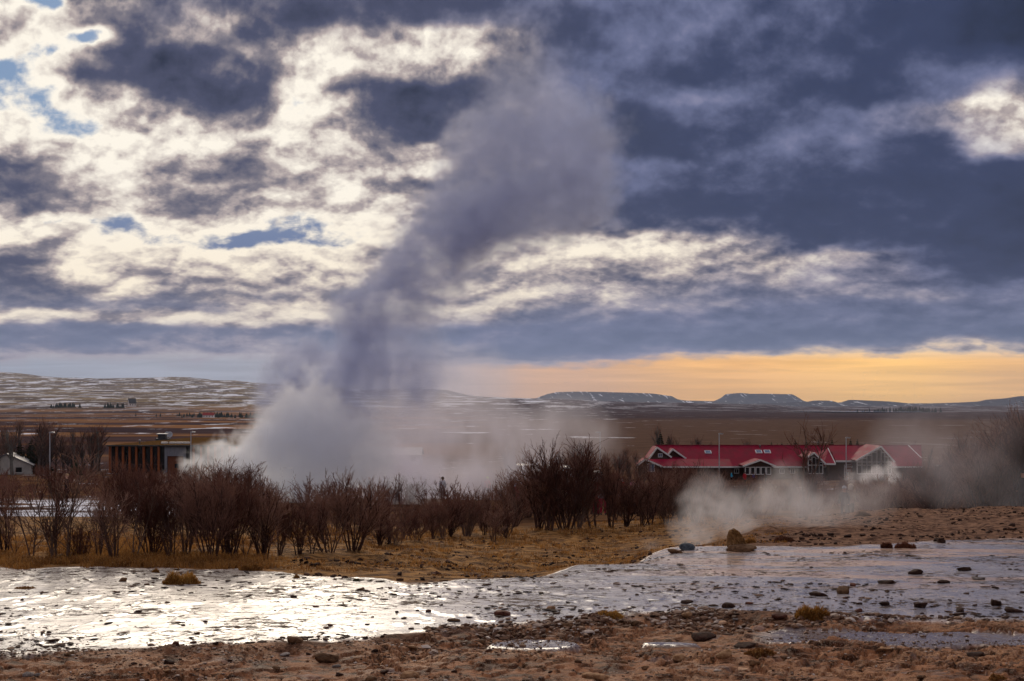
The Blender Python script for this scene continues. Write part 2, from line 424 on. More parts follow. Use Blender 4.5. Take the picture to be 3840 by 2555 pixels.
def micro(x, y):
    """Small relief of the near ground."""
    wet, beyond, dn, df = zones(x, y)
    d = depth(x, y)
    front = 1 - sstep(-0.6, 0.2, d - dn)
    n1 = fbm(x * 1.1, y * 1.1, 4, 3) - 0.5
    n2 = fbm(x * 6, y * 3.5, 3, 5) - 0.5
    n3 = np.abs(fbm(x * 2.3, y * 1.6, 3, 9) - 0.5)
    tt = fbm(x * 0.75, y * 0.55, 5, 15, 0.55) * 11
    ter = (np.floor(tt) + sstep(0.86, 1.0, tt - np.floor(tt))) / 11
    n4 = np.abs(fbm(x * 3.4, y * 2.6, 4, 19, 0.6) - 0.5)
    h = front * (0.36 * (ter - 0.5) + 0.05 * n1 + 0.05 * n2 - 0.05 * n3 - 0.09 * np.clip(0.06 - n4, 0, 1) / 0.06 * sstep(0.45, 0.6, fbm(x * .8, y * .8, 2, 27)))
    crust = np.exp(-((d - dn + 0.3) / 0.45) ** 2)
    h = h + crust * (0.04 + 0.12 * (fbm(x * 2.0, y * 2.0, 3, 12) - 0.45))
    # wet sheet: thin broken flakes a centimetre or two high
    fl = fbm(x * 2.6, y * 1.5, 4, 14, 0.6)
    h = h + wet * (0.012 * np.clip((fl - 0.57) * 14, 0, 1) + 0.006 * n1)
    g = fbm(x * 0.55, y * 0.55, 4, 21) - 0.5
    tus = np.clip(fbm(x * 1.6, y * 1.3, 3, 23) - 0.5, 0, 1)
    h = h + beyond * (0.16 * g + 0.26 * tus + 0.03 * n2) * sstep(0, 2.5, d - df)
    h = h * (1 - 0.92 * puddles(x, y))
    fadeout = 1 - sstep(48, 60, d)
    return h * fadeout


def H(x, y):
    x = np.asarray(x, float); y = np.asarray(y, float)
    return base_h(x, y) + micro(x, y)


def at(px, d, dz=0.0):
    """World point on the ground in photo column px at depth d."""
    x = (px - CX) / F * d
    return Vector((x, d, float(H(x, d)) + dz))


def drop(px, py):
    """World point where a photo pixel meets the ground (march outward)."""
    ds = np.exp(np.linspace(math.log(9), math.log(260), 1500))
    x = (px - CX) / F * ds
    z = H(x, ds)
    zr = -(py - HY) / F * ds
    k = np.argmax(zr <= z)
    if zr[k] > z[k]: k = len(ds) - 1
    return Vector((x[k], ds[k], z[k]))


def scale_at(d):
    return F / d          # photo pixels per metre


# --- the near ground sheet
def grid_sheet(az, ds):
    A, Dd = np.meshgrid(az, ds)
    return np.tan(A) * Dd, Dd.copy()


def quads(nr, nc):
    i = np.arange(nr - 1)[:, None] * nc + np.arange(nc - 1)[None, :]
    i = i.ravel()
    return np.stack([i, i + 1, i + nc + 1, i + nc], 1)


def add_attr(me, name, arr):
    a = me.attributes.new(name, 'FLOAT', 'POINT')
    a.data.foreach_set('value', np.asarray(arr, np.float32).ravel())


def ground_material():
    m, N = mat("ground_surface")
    geo = N.n.new('ShaderNodeNewGeometry'); P = geo.outputs['Position']
    def attr(nm):
        a = N.n.new('ShaderNodeAttribute'); a.attribute_name = nm; return a.outputs['Fac']
    wet, beyond, dirt, puddle, crust = attr('wet'), attr('beyond'), attr('dirt'), attr('puddle'), attr('crust')
    px_, py_, pz_ = N.sep(P)
    flat = N.xyz(px_, py_, 0.0)
    fl2 = N.v('MULTIPLY', flat, (0.75, 1.3, 1.0))
    big = N.noise(flat, 0.55, 5.0, 0.6); mid = N.noise(fl2, 3.0, 6.0, 0.62); fine = N.noise(flat, 22.0, 5.0, 0.65); grit = N.noise(flat, 75.0, 3.0, 0.6)
    # brown sinter and mud in front
    mud = N.mix(N.mr(mid, 0.42, 0.58), (0.085, 0.032, 0.015), (0.38, 0.170, 0.080))
    mud = N.mix(N.mr(big, 0.42, 0.62), mud, N.mix(N.mr(fine, 0.42, 0.58), (0.23, 0.095, 0.043), (0.55, 0.295, 0.155)))
    crk = N.noise(fl2, 5.5, 6.0, 0.7, 0.3)
    mud = N.mix(N.mr(crk, 0.56, 0.62, 0.0, 0.85), mud, (0.040, 0.018, 0.011))
    mud = N.mix(N.mr(fine, 0.56, 0.64, 0.0, 0.7), mud, (0.070, 0.032, 0.019))
    mud = N.mix(N.mr(grit, 0.57, 0.66, 0.0, 0.75), mud, (0.50, 0.36, 0.27))
    pale = N.noise(fl2, 1.3, 4.0, 0.6)
    mud = N.mix(N.mr(pale, 0.60, 0.68, 0.0, 0.55), mud, (0.38, 0.29, 0.26))
    # thin sheet of water on pale sinter with dark flakes poking out
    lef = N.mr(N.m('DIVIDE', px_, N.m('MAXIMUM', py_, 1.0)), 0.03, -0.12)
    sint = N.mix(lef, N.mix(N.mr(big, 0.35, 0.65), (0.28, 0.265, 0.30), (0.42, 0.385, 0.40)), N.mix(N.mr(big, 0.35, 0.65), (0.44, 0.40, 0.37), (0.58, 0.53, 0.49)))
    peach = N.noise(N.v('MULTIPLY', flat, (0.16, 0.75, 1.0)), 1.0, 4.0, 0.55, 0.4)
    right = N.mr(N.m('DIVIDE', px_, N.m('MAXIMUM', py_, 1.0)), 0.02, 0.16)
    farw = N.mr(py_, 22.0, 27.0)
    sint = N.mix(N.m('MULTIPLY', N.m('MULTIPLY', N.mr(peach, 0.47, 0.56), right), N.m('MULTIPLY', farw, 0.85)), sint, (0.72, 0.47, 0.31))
    flk = N.noise(N.v('MULTIPLY', flat, (0.8, 1.25, 1.0)), 3.6, 7.0, 0.68, 0.15)
    clus = N.noise(flat, 0.42, 3.0, 0.5)
    thr = N.mr(clus, 0.35, 0.65, 0.64, 0.515, 'LINEAR')
    bits = N.mr(N.m('SUBTRACT', flk, thr), 0.0, 0.025)
    fl3 = N.noise(N.v('MULTIPLY', flat, (0.8, 1.2, 1.0)), 11.0, 4.0, 0.6)
    bits = N.m('MAXIMUM', bits, N.mr(N.m('SUBTRACT', fl3, N.m('ADD', thr, 0.03)), 0.0, 0.02))
    flake_col = N.mix(N.mr(fine, 0.3, 0.7), (0.035, 0.022, 0.018), (0.12, 0.07, 0.05))
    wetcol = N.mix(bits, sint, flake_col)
    # land beyond the water: dry brown grass turf; bare reddish dirt on the right
    turf = N.mix(N.mr(N.noise(fl2, 2.4, 6.0, 0.65), 0.43, 0.57), (0.095, 0.042, 0.016), (0.42, 0.215, 0.070))
    turf = N.mix(N.mr(fine, 0.5, 0.62, 0.0, 0.7), turf, (0.42, 0.235, 0.080))
    turf = N.mix(N.mr(N.noise(flat, 0.8, 4.0, 0.5), 0.52, 0.62, 0.0, 0.5), turf, (0.095, 0.045, 0.03))
    drt = N.mix(N.mr(N.noise(fl2, 4.0, 7.0, 0.7), 0.43, 0.57), (0.085, 0.040, 0.026), (0.30, 0.165, 0.100))
    land = N.mix(dirt, turf, drt)
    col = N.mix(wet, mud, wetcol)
    col = N.mix(crust, col, N.mix(N.mr(fine, 0.35, 0.65), (0.045, 0.022, 0.015), (0.20, 0.10, 0.06)))
    col = N.mix(beyond, col, land)
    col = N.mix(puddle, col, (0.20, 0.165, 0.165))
    N.l.new(col, N.bs.inputs['Base Color'])
    ro_mud = N.mr(mid, 0.3, 0.7, 0.48, 0.75, 'LINEAR')
    ro_wet = N.mix(bits, N.m('ADD', N.mr(mid, 0.3, 0.7, 0.10, 0.24, 'LINEAR'), N.m('MULTIPLY', lef, 0.05)), (0.8, 0.8, 0.8))
    ro = N.mix(wet, ro_mud, ro_wet)
    ro = N.mix(N.m('MAXIMUM', beyond, crust), ro, (0.85, 0.85, 0.85))
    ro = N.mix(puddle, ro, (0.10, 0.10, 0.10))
    N.l.new(ro, N.bs.inputs['Roughness'])
    spc = N.m('MULTIPLY', N.m('MAXIMUM', N.m('MULTIPLY', wet, N.m('SUBTRACT', 1.0, bits)), puddle), N.m('SUBTRACT', 1.0, N.m('MULTIPLY', beyond, 0.9)))
    N._in(N.bs.inputs['Specular IOR Level'], N.mr(spc, 0.0, 1.0, 0.03, 0.45))
    # fine relief
    hgt = N.m('ADD', N.m('MULTIPLY', fine, 0.5), N.m('MULTIPLY', grit, 0.25))
    hgt = N.m('ADD', hgt, N.m('SUBTRACT', N.m('MULTIPLY', mid, 0.8), N.m('MULTIPLY', N.mr(crk, 0.54, 0.62), 0.5)))
    hw = N.m('ADD', N.m('MULTIPLY', bits, 0.5), N.m('MULTIPLY', N.noise(fl2, 7.0, 3.0, 0.5), 0.10))
    hh = N.m('ADD', N.m('MULTIPLY', hgt, N.m('SUBTRACT', 1.0, N.m('MAXIMUM', wet, puddle))), N.m('MULTIPLY', hw, wet))
    b = N.n.new('ShaderNodeBump'); b.inputs['Strength'].default_value = 1.0; b.inputs['Distance'].default_value = 0.05
    N.l.new(hh, b.inputs['Height']); N.l.new(b.outputs[0], N.bs.inputs['Normal'])
    return m


def build_ground():
    az = np.radians(np.concatenate([np.arange(-38.0, -24.0, 0.25), np.arange(-24.0, 24.0, 0.06), np.arange(24.0, 38.01, 0.25)]))
    L_ = math.log
    ds = np.exp(np.concatenate([np.linspace(L_(7.5), L_(13.5), 50)[:-1], np.linspace(L_(13.5), L_(20), 230)[:-1], np.linspace(L_(20), L_(36), 150)[:-1], np.linspace(L_(36), L_(62), 100)]))
    X, Y = grid_sheet(az, ds)
    Z = H(X, Y)
    wet, beyond, dn, df = zones(X, Y)
    px = photo_col(X, Y)
    # far rim dips under the wider terrain
    rim = np.clip((Y - 58) / 4, 0, 1); Z = Z - 0.25 * rim
    me = mesh_np("ground", np.stack([X, Y, Z], -1).reshape(-1, 3), quads(*X.shape), True, [ground_material()])
    add_attr(me, 'wet', wet); add_attr(me, 'beyond', beyond)
    add_attr(me, 'crust', np.exp(-((Y - dn + 0.25) / 0.4) ** 2) * sstep(0.42, 0.6, fbm(X * 1.5, Y * 1.5, 3, 41)) * 0.9)
    dirt = sstep(2500, 2950, px + 260 * (fbm(X * .3, Y * .3, 3, 44) - .5))
    add_attr(me, 'dirt', dirt)
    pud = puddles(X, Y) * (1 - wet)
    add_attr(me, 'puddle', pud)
    o = link("ground", me)
    tag(o, "brown mud, wet pale sinter and dry turf of the near ground", kind='structure')
    return o


def terrain_material():
    m, N = mat("terrain_surface")
    geo = N.n.new('ShaderNodeNewGeometry'); P = geo.outputs['Position']
    x, y, z = N.sep(P); flat = N.xyz(x, y, 0.0)
    dist = N.v('LENGTH', flat)
    side = N.m('DIVIDE', x, N.m('MAXIMUM', y, 1.0))
    left = N.mr(side, 0.02, -0.10)
    # scrub and heath near, tawny grass and dark heather in strips farther out
    b1 = N.noise(N.v('MULTIPLY', flat, (1 / 420.0, 1 / 260.0, 1)), 1.0, 4.0, 0.55)
    b2 = N.noise(N.v('MULTIPLY', flat, (1 / 90.0, 1 / 60.0, 1)), 1.0, 4.0, 0.6)
    b3 = N.noise(N.v('MULTIPLY', flat, (1 / 9.0, 1 / 5.0, 1)), 1.0, 4.0, 0.6)
    tawny = N.mix(N.mr(b2, 0.35, 0.65), (0.20, 0.095, 0.040), (0.30, 0.155, 0.070))
    heath = N.mix(N.mr(b2, 0.35, 0.65), (0.045, 0.030, 0.033), (0.085, 0.052, 0.048))
    plain = N.mix(N.mr(b3, 0.3, 0.7), (0.085, 0.050, 0.036), (0.145, 0.088, 0.060))
    far = N.mix(N.mr(b1, 0.47, 0.54), heath, tawny)
    far = N.mix(left, N.mix(N.mr(dist, 1300, 1900), plain, heath), far)
    near = N.mix(N.mr(b3, 0.4, 0.6), (0.07, 0.038, 0.025), (0.16, 0.085, 0.042))
    col = N.mix(N.mr(dist, 180, 330), near, far)
    hill = N.mix(N.mr(b1, 0.4, 0.6), (0.12, 0.085, 0.060), (0.26, 0.185, 0.085))
    col = N.mix(N.mr(dist, 2600, 4200), col, N.mix(left, heath, hill))
    # snow lying in patches
    s1 = N.noise(N.v('MULTIPLY', flat, (1 / 45.0, 1 / 110.0, 1)), 1.0, 5.0, 0.66)
    s2 = N.noise(N.v('MULTIPLY', flat, (1 / 130.0, 1 / 330.0, 1)), 1.0, 6.0, 0.68)
    s0 = N.noise(N.v('MULTIPLY', flat, (1 / 7.0, 1 / 4.5, 1)), 1.0, 5.0, 0.6)
    sn_mid = N.m('MULTIPLY', N.mr(s1, 0.60, 0.63), N.mr(dist, 330, 500))
    sn_mid = N.m('MULTIPLY', sn_mid, N.mr(side, 0.12, 0.03, 0.12, 1.0))
    sn_hill = N.m('MULTIPLY', N.mr(s2, 0.525, 0.565), N.mr(dist, 2600, 4200))
    sn_hill = N.m('MULTIPLY', sn_hill, N.mr(side, 0.10, 0.0, 0.3, 1.0))
    sn_near = N.m('MULTIPLY', N.mr(s0, 0.44, 0.47), N.m('MULTIPLY', N.mr(side, -0.20, -0.26), N.mr(dist, 110, 90)))
    sn_near = N.m('MULTIPLY', sn_near, N.mr(dist, 40, 50))
    sn_n2 = N.m('MULTIPLY', N.mr(s0, 0.64, 0.67), N.m('MULTIPLY', N.mr(dist, 80, 120), N.mr(dist, 420, 300)))
    snow = N.m('MAXIMUM', N.m('MAXIMUM', sn_mid, sn_hill), N.m('MAXIMUM', sn_near, sn_n2))
    col = N.mix(snow, col, (0.78, 0.80, 0.86))
    N.l.new(col, N.bs.inputs['Base Color'])
    N.bs.inputs['Roughness'].default_value = 0.9; N.bs.inputs['Specular IOR Level'].default_value = 0.0
    return m


HILL = {  # photo column: (distance, photo row) pairs of the rising ground far off
    -2500: [(2500, 1552), (3500, 1515), (4500, 1485), (5500, 1478), (7000, 1440), (9000, 1390)],
    0:    [(2500, 1552), (3500, 1518), (4300, 1488), (5500, 1480), (7000, 1443), (9000, 1397)],
    250:  [(2500, 1552), (3500, 1520), (4300, 1490), (5500, 1482), (7000, 1446), (9000, 1418)],
    600:  [(2500, 1552), (3500, 1522), (4300, 1492), (5500, 1484), (7000, 1448), (9000, 1416)],
    850:  [(2500, 1552), (3500, 1522), (4300, 1492), (5500, 1486), (7000, 1452), (9000, 1430)],
    1100: [(2500, 1552), (3500, 1525), (4300, 1498), (5500, 1492), (7000, 1468), (9000, 1446)],
    1400: [(2500, 1552), (3500, 1530), (4300, 1505), (5500, 1500), (7000, 1488), (9000, 1462)],
    1560: [(2500, 1552), (3500, 1532), (4300, 1508), (5500, 1500), (7000, 1490), (9000, 1455)],
    1750: [(2500, 1552), (3500, 1532), (4300, 1508), (5500, 1500), (7000, 1495), (9000, 1487)],
    2000: [(2500, 1552), (3500, 1532), (4300, 1508), (5500, 1500), (7000, 1497), (9000, 1496)],
    2500: [(2500, 1552), (3500, 1538), (4300, 1517), (5500, 1512), (7000, 1511), (9000, 1510)],
    2850: [(2500, 1553), (3500, 1540), (4300, 1526), (5500, 1519), (7000, 1517), (9000, 1516)],
    3000: [(2500, 1553), (3500, 1546), (4300, 1542), (5500, 1531), (7000, 1528), (9000, 1524)],
    3840: [(2500, 1553), (3500, 1545), (4300, 1540), (5500, 1531), (7000, 1527), (9000, 1522)],
    6000: [(2500, 1553), (3500, 1545), (4300, 1540), (5500, 1531), (7000, 1520), (9000, 1505)],
}


def far_h(x, y):
    z = base_h(x, y)
    d = depth(x, y); px = photo_col(x, y)
    hc = np.array(sorted(HILL)); dd = np.array([2500, 3500, 4500, 5500, 7000, 9000, 12000, 20000.0])
    tab = []
    for c in hc:
        p = HILL[c]
        zz = [-(py - HY) / F * dq for dq, py in p] + [-(p[-1][1] + 12 - HY) / F * 12000, -14.0]
        tab.append(np.interp(dd, [q[0] for q in p] + [12000, 20000], zz))
    tab = np.array(tab)
    pc = np.clip(px, hc[0], hc[-1] - 1e-6)
    i = np.clip(np.searchsorted(hc, pc, 'right') - 1, 0, len(hc) - 2); w = (pc - hc[i]) / (hc[i + 1] - hc[i]); w = w * w * (3 - 2 * w)
    dq = np.clip(d, 2500, 19999); j = np.clip(np.searchsorted(dd, dq, 'right') - 1, 0, len(dd) - 2); f = (dq - dd[j]) / (dd[j + 1] - dd[j])
    za = tab[i, j] * (1 - f) + tab[i, j + 1] * f; zb = tab[i + 1, j] * (1 - f) + tab[i + 1, j + 1] * f
    zf = za * (1 - w) + zb * w
    k = sstep(2400, 3200, d)
    z = z * (1 - k) + zf * k
    rough = sstep(300, 1500, d) * 1.2 + sstep(2600, 4500, d) * 6 + sstep(5000, 8500, d) * 14 * sstep(2400, 600, px)
    z = z + (fbm(x / 260.0, y / 260.0, 5, 61) - 0.5) * rough + (fbm(x / 900.0, y / 900.0, 3, 66) - 0.5) * rough * 1.2 * sstep(2600, 4500, d)
    z = z + (fbm(x / 9.0, y / 9.0, 3, 71) - 0.5) * 0.5 * sstep(58, 75, d) * sstep(260, 200, d)
    return z


def build_terrain():
    az = np.concatenate([np.arange(-180, -27, 3.0), np.arange(-26, 26.01, 0.15), np.arange(27, 181, 3.0)])
    ds = np.concatenate([np.exp(np.linspace(math.log(2.5), math.log(60), 40))[:-1], np.exp(np.linspace(math.log(60), math.log(15000), 250))])
    A, R = np.meshgrid(np.radians(az), ds)
    sec = np.cos(np.clip(A, -0.5, 0.5))
    X = np.sin(A) * R / sec; Y = np.cos(A) * R / sec
    Z = far_h(X, Y)
    inside = (np.abs(A) < math.radians(35.9)) & (R > 8.6) & (R < 61)
    Z = np.where(inside, Z - 0.35, Z + np.where(R < 61, micro(X, Y) * 0.5, 0))
    Z = np.where(R < 61, Z - 0.03, Z)
    me = mesh_np("terrain", np.stack([X, Y, Z], -1).reshape(-1, 3), quads(*X.shape), True, [terrain_material()])
    o = link("terrain", me)
    tag(o, "wide brown plain and snow-patched rising ground reaching the horizon", kind='structure')
    return o


def mountain_material(name, rock, pale_rock, snow_amt, sc):
    m, N = mat(name)
    geo = N.n.new('ShaderNodeNewGeometry'); P = geo.outputs['Position']
    n = N.noise(P, 1 / (90.0 * sc), 5.0, 0.6)
    x, y, z = N.sep(P)
    streak = N.noise(N.xyz(N.m('MULTIPLY_ADD', z, 0.9, x), N.m('MULTIPLY', y, 0.12), N.m('MULTIPLY', z, 0.5)), 1 / (75.0 * sc), 5.0, 0.65)
    c = N.mix(N.mr(n, 0.35, 0.65), rock, pale_rock)  # darker and paler rock tones mottled by noise
    c = N.mix(N.mr(streak, snow_amt, snow_amt + 0.05), c, (0.78, 0.80, 0.86))
    N.l.new(c, N.bs.inputs['Base Color']); N.bs.inputs['Roughness'].default_value = 0.9; N.bs.inputs['Specular IOR Level'].default_value = 0.0
    return m


def mountain(name, label, dist, prof, base_py, cliff, mtl, seed, rough=0.06, depth_k=0.22):
    """A hill with the outline prof (photo column, row) at a distance, given real depth and gullied flanks."""
    x0, x1 = prof[0][0], prof[-1][0]
    n = 220; m_ = 46
    px = np.linspace(x0, x1, n)
    top = np.interp(px, [q[0] for q in prof], [q[1] for q in prof])
    X1 = (px - CX) / F * dist
    zt = (HY - top) / F * dist; zb = (HY - base_py) / F * dist
    hgt = np.maximum(zt - zb, 0)
    hmax = hgt.max()
    span = hmax * 5.0 + dist * 0.02
    v = np.linspace(-1, 1, m_)
    Xg, Vg = np.meshgrid(X1, v)
    Yg = dist + Vg * span
    a = 1 - np.abs(Vg)
    shape = np.where(a < cliff[0], a / cliff[0] * cliff[1], np.where(a < cliff[2], cliff[1] + (a - cliff[0]) / (cliff[2] - cliff[0]) * (1 - cliff[1]), 1.0))
    s = np.abs(fbm(Xg / (hmax * 1.6), Yg / (hmax * 2.5), 4, seed) - 0.5)
    Zg = zb + hgt[None, :] * shape * (1 - rough * 4 * s * (shape < 0.98))
    Zg = np.maximum(Zg, zb) - (np.abs(Vg) > 0.97) * 30
    # perspective: keep the outline where it stands
    Xg = Xg * 1.0
    me = mesh_np(name, np.stack([Xg, Yg, Zg], -1).reshape(-1, 3), quads(m_, n), True, [mtl])
    o = link(name, me); tag(o, label, kind='structure')
    return o


build_ground()
build_terrain()
MM = mountain_material("mountain_rock", (0.045, 0.048, 0.060), (0.085, 0.080, 0.085), 0.59, 0.55)
MM2 = mountain_material("mountain_scree", (0.055, 0.055, 0.058), (0.10, 0.09, 0.08), 0.57, 0.55)
mountain("table_mountain", "long flat-topped mountain with snow streaks on the horizon", 13000,
         [(1960, 1500), (2010, 1494), (2050, 1479), (2085, 1472), (2150, 1470), (2250, 1471), (2350, 1474), (2440, 1477), (2480, 1483), (2510, 1487), (2530, 1498), (2560, 1503), (2700, 1506), (2760, 1512)],
         1522, (0.62, 0.62, 0.74), MM2, 81)
mountain("table_mountain", "smaller steep flat-topped mountain, dark blue against the orange sky", 14000,
         [(2640, 1512), (2690, 1504), (2712, 1494), (2735, 1478), (2765, 1475), (2800, 1478), (2870, 1478), (2955, 1480), (2972, 1490), (2995, 1504), (3040, 1514)],
         1524, (0.60, 0.55, 0.72), MM, 82)
mountain("hill", "low dark ridge of hills right of the flat-topped mountains", 10000,
         [(2700, 1520), (2840, 1513), (2960, 1509), (3030, 1507), (3060, 1502), (3110, 1503), (3140, 1512), (3165, 1508), (3190, 1500), (3240, 1502), (3330, 1506), (3400, 1513), (3500, 1513), (3600, 1510), (3680, 1506),
          (3710, 1499), (3780, 1494), (3830, 1486), (3900, 1484), (4100, 1480), (4400, 1500)],
         1528, (0.7, 0.7, 0.9), MM, 83)
mountain("hill", "pale snowy hill half hidden behind the steam column", 12500,
         [(1380, 1498), (1480, 1470), (1540, 1456), (1600, 1459), (1680, 1464), (1720, 1474), (1760, 1484), (1850, 1493), (1950, 1500)],
         1515, (0.7, 0.75, 0.9), MM2, 84)

lake_m, LN = mat("lake_water")
LN.bs.inputs['Base Color'].default_value = (0.05, 0.06, 0.08, 1); LN.bs.inputs['Roughness'].default_value = 0.22
_lp = []
for k in range(48):
    a = k / 48 * 2 * math.pi
    rr = 1 + 0.16 * math.sin(3 * a + 1) + 0.08 * math.sin(7 * a)
    _lp.append((860 + 150 * rr * math.cos(a), 3480 + 420 * rr * math.sin(a), 0))
_lz = float(far_h(np.array([860.0]), np.array([3480.0]))[0]) + 2.4
lme = mesh_np("lake", [(q[0], q[1], _lz) for q in _lp] + [(860, 3480, _lz)], np.array([(k, (k + 1) % 48, 48) for k in range(48)]), False, [lake_m])
tag(link("lake", lme), "pale strip of lake below the dark hills", kind='structure')

# ------------------------------------------------------------------ building helpers
BF = np.array([(0, 3, 2, 1), (4, 5, 6, 7), (0, 1, 5, 4), (1, 2, 6, 5), (2, 3, 7, 6), (3, 0, 4, 7)])


def box_v(x0, x1, y0, y1, z0, z1):
    return np.array([(x0, y0, z0), (x1, y0, z0), (x1, y1, z0), (x0, y1, z0), (x0, y0, z1), (x1, y0, z1), (x1, y1, z1), (x0, y1, z1)], float)


def box(name, parent, b, m):
    return link(name, mesh_np(name, box_v(*b), BF, False, [m]), parent)


def boxes(name, parent, bl, m, kind=None):
    v = np.concatenate([box_v(*b) for b in bl]); f = np.concatenate([BF + 8 * i for i in range(len(bl))])
    o = link(name, mesh_np(name, v, f, False, [m]), parent)
    if kind: o['kind'] = kind
    return o


def slab(name, parent, quad, thick, m):
    """A plate with the four upper corners quad (counter-clockwise from above)."""
    q = np.array(quad, float)
    n = np.cross(q[1] - q[0], q[3] - q[0]); n /= np.linalg.norm(n)
    v = np.concatenate([q - n * thick, q])
    return link(name, mesh_np(name, v, BF, False, [m]), parent)


def beam(name, parent, a, b, w, h, m):
    """Straight bar from a to b, w deep in y, h tall."""
    a = np.array(a, float); b = np.array(b, float)
    d = (b - a) / np.linalg.norm(b - a)
    up = np.cross(d, (0, 1, 0)); up = up / np.linalg.norm(up)
    if up[2] < 0: up = -up
    v = []
    for e in (0, 1):
        for p in (a, b):
            for s in (-0.5, 0.5):
                v.append(p + up * h * (e - 0.5) + np.array((0, 1, 0)) * s * w)
    v = np.array(v)
    f = np.array([(0, 1, 3, 2), (4, 6, 7, 5), (0, 2, 6, 4), (1, 5, 7, 3), (0, 4, 5, 1), (2, 3, 7, 6)])
    return link(name, mesh_np(name, v, f, False, [m]), parent)


def prism(name, parent, outline, y0, y1, m):
    """Flat outline in x-z pushed from y0 to y1."""
    n = len(outline)
    v = [(p[0], y0, p[1]) for p in outline] + [(p[0], y1, p[1]) for p in outline]
    me = bpy.data.meshes.new(name)
    me.from_pydata(v, [], [tuple(range(n)), tuple(range(2 * n - 1, n - 1, -1))] + [(i, i + n, (i + 1) % n + n, (i + 1) % n) for i in range(n)])
    bm = bmesh.new(); bm.from_mesh(me); bmesh.ops.recalc_face_normals(bm, faces=bm.faces); bm.to_mesh(me); bm.free()
    me.materials.append(m)
    return link(name, me, parent)


def lathe_mesh(name, prof, seg, mats, caps=True, smooth=True):
    """prof: list of (radius, z)."""
    a = np.arange(seg) / seg * 2 * np.pi
    v = np.concatenate([np.stack([r * np.cos(a), r * np.sin(a), np.full(seg, z)], 1) for r, z in prof])
    f = []
    for k in range(len(prof) - 1):
        i = np.arange(seg); j = (i + 1) % seg
        f.append(np.stack([k * seg + i, k * seg + j, (k + 1) * seg + j, (k + 1) * seg + i], 1))
    me = bpy.data.meshes.new(name)
    fl = [tuple(q) for q in np.concatenate(f)]
    if caps: fl += [tuple(range(seg - 1, -1, -1)), tuple(range((len(prof) - 1) * seg, len(prof) * seg))]
    me.from_pydata([tuple(q) for q in v], [], fl)
    if smooth: me.polygons.foreach_set('use_smooth', np.ones(len(me.polygons), bool))
    for m in mats: me.materials.append(m)
    return me


M_RUST = simple("rusted_steel", (0.32, 0.092, 0.030), 0.75, 0.35, 3.0, bump=0.2, spec=0.2)
M_GLASS_D = simple("dark_glass", (0.012, 0.014, 0.018), 0.08, 0.1, 0.5)
M_SOD = simple("sod_roof", (0.115, 0.062, 0.022), 0.95, 0.45, 2.5, bump=0.5, spec=0.0)
M_PLANK = simple("weathered_planks", (0.25, 0.26, 0.29), 0.8, 0.3, 3.0, stretch=(8, 8, 0.5), spec=0.15)
M_RUSTDOOR = simple("rust_red_boards", (0.19, 0.065, 0.03), 0.8, 0.35, 3.0, stretch=(8, 8, 0.6), spec=0.15)
M_DARK = simple("dark_metal", (0.03, 0.032, 0.036), 0.55, 0.2, 4.0)
M_METAL = simple("galvanised_metal", (0.45, 0.47, 0.50), 0.45, 0.15, 4.0, metal=0.6)
M_WHITE = simple("white_paint", (0.72, 0.71, 0.69), 0.55, 0.10, 5.0)
M_REDROOF = simple("red_roof_sheet", (0.23, 0.009, 0.032), 0.7, 0.25, 0.8, spec=0.04, stretch=(1, .4, 1))
M_BROWNWALL = simple("brown_timber_wall", (0.085, 0.045, 0.032), 0.75, 0.3, 2.0, stretch=(6, 6, 0.8), spec=0.15)
M_GREYWALL = simple("grey_timber_wall", (0.17, 0.15, 0.14), 0.75, 0.2, 2.0, stretch=(6, 6, 0.8), spec=0.15)
M_BLUEWIN = simple("sky_blue_glass", (0.10, 0.16, 0.26), 0.10, 0.3, 1.2)
M_SIGN = simple("sign_board_red_brown", (0.20, 0.045, 0.025), 0.6, 0.15, 3.0)
M_FADEDROOF = simple("grey_roof_sheet", (0.22, 0.22, 0.24), 0.6, 0.2, 1.5)
M_CREAM = simple("cream_render", (0.50, 0.48, 0.44), 0.8, 0.15, 1.5, spec=0.1)
M_BARN_RED = simple("farm_roof_red", (0.30, 0.04, 0.03), 0.7, 0.2, 0.4, spec=0.1)


def zloc(py, d, base):
    return -(py - HY) / F * d - base


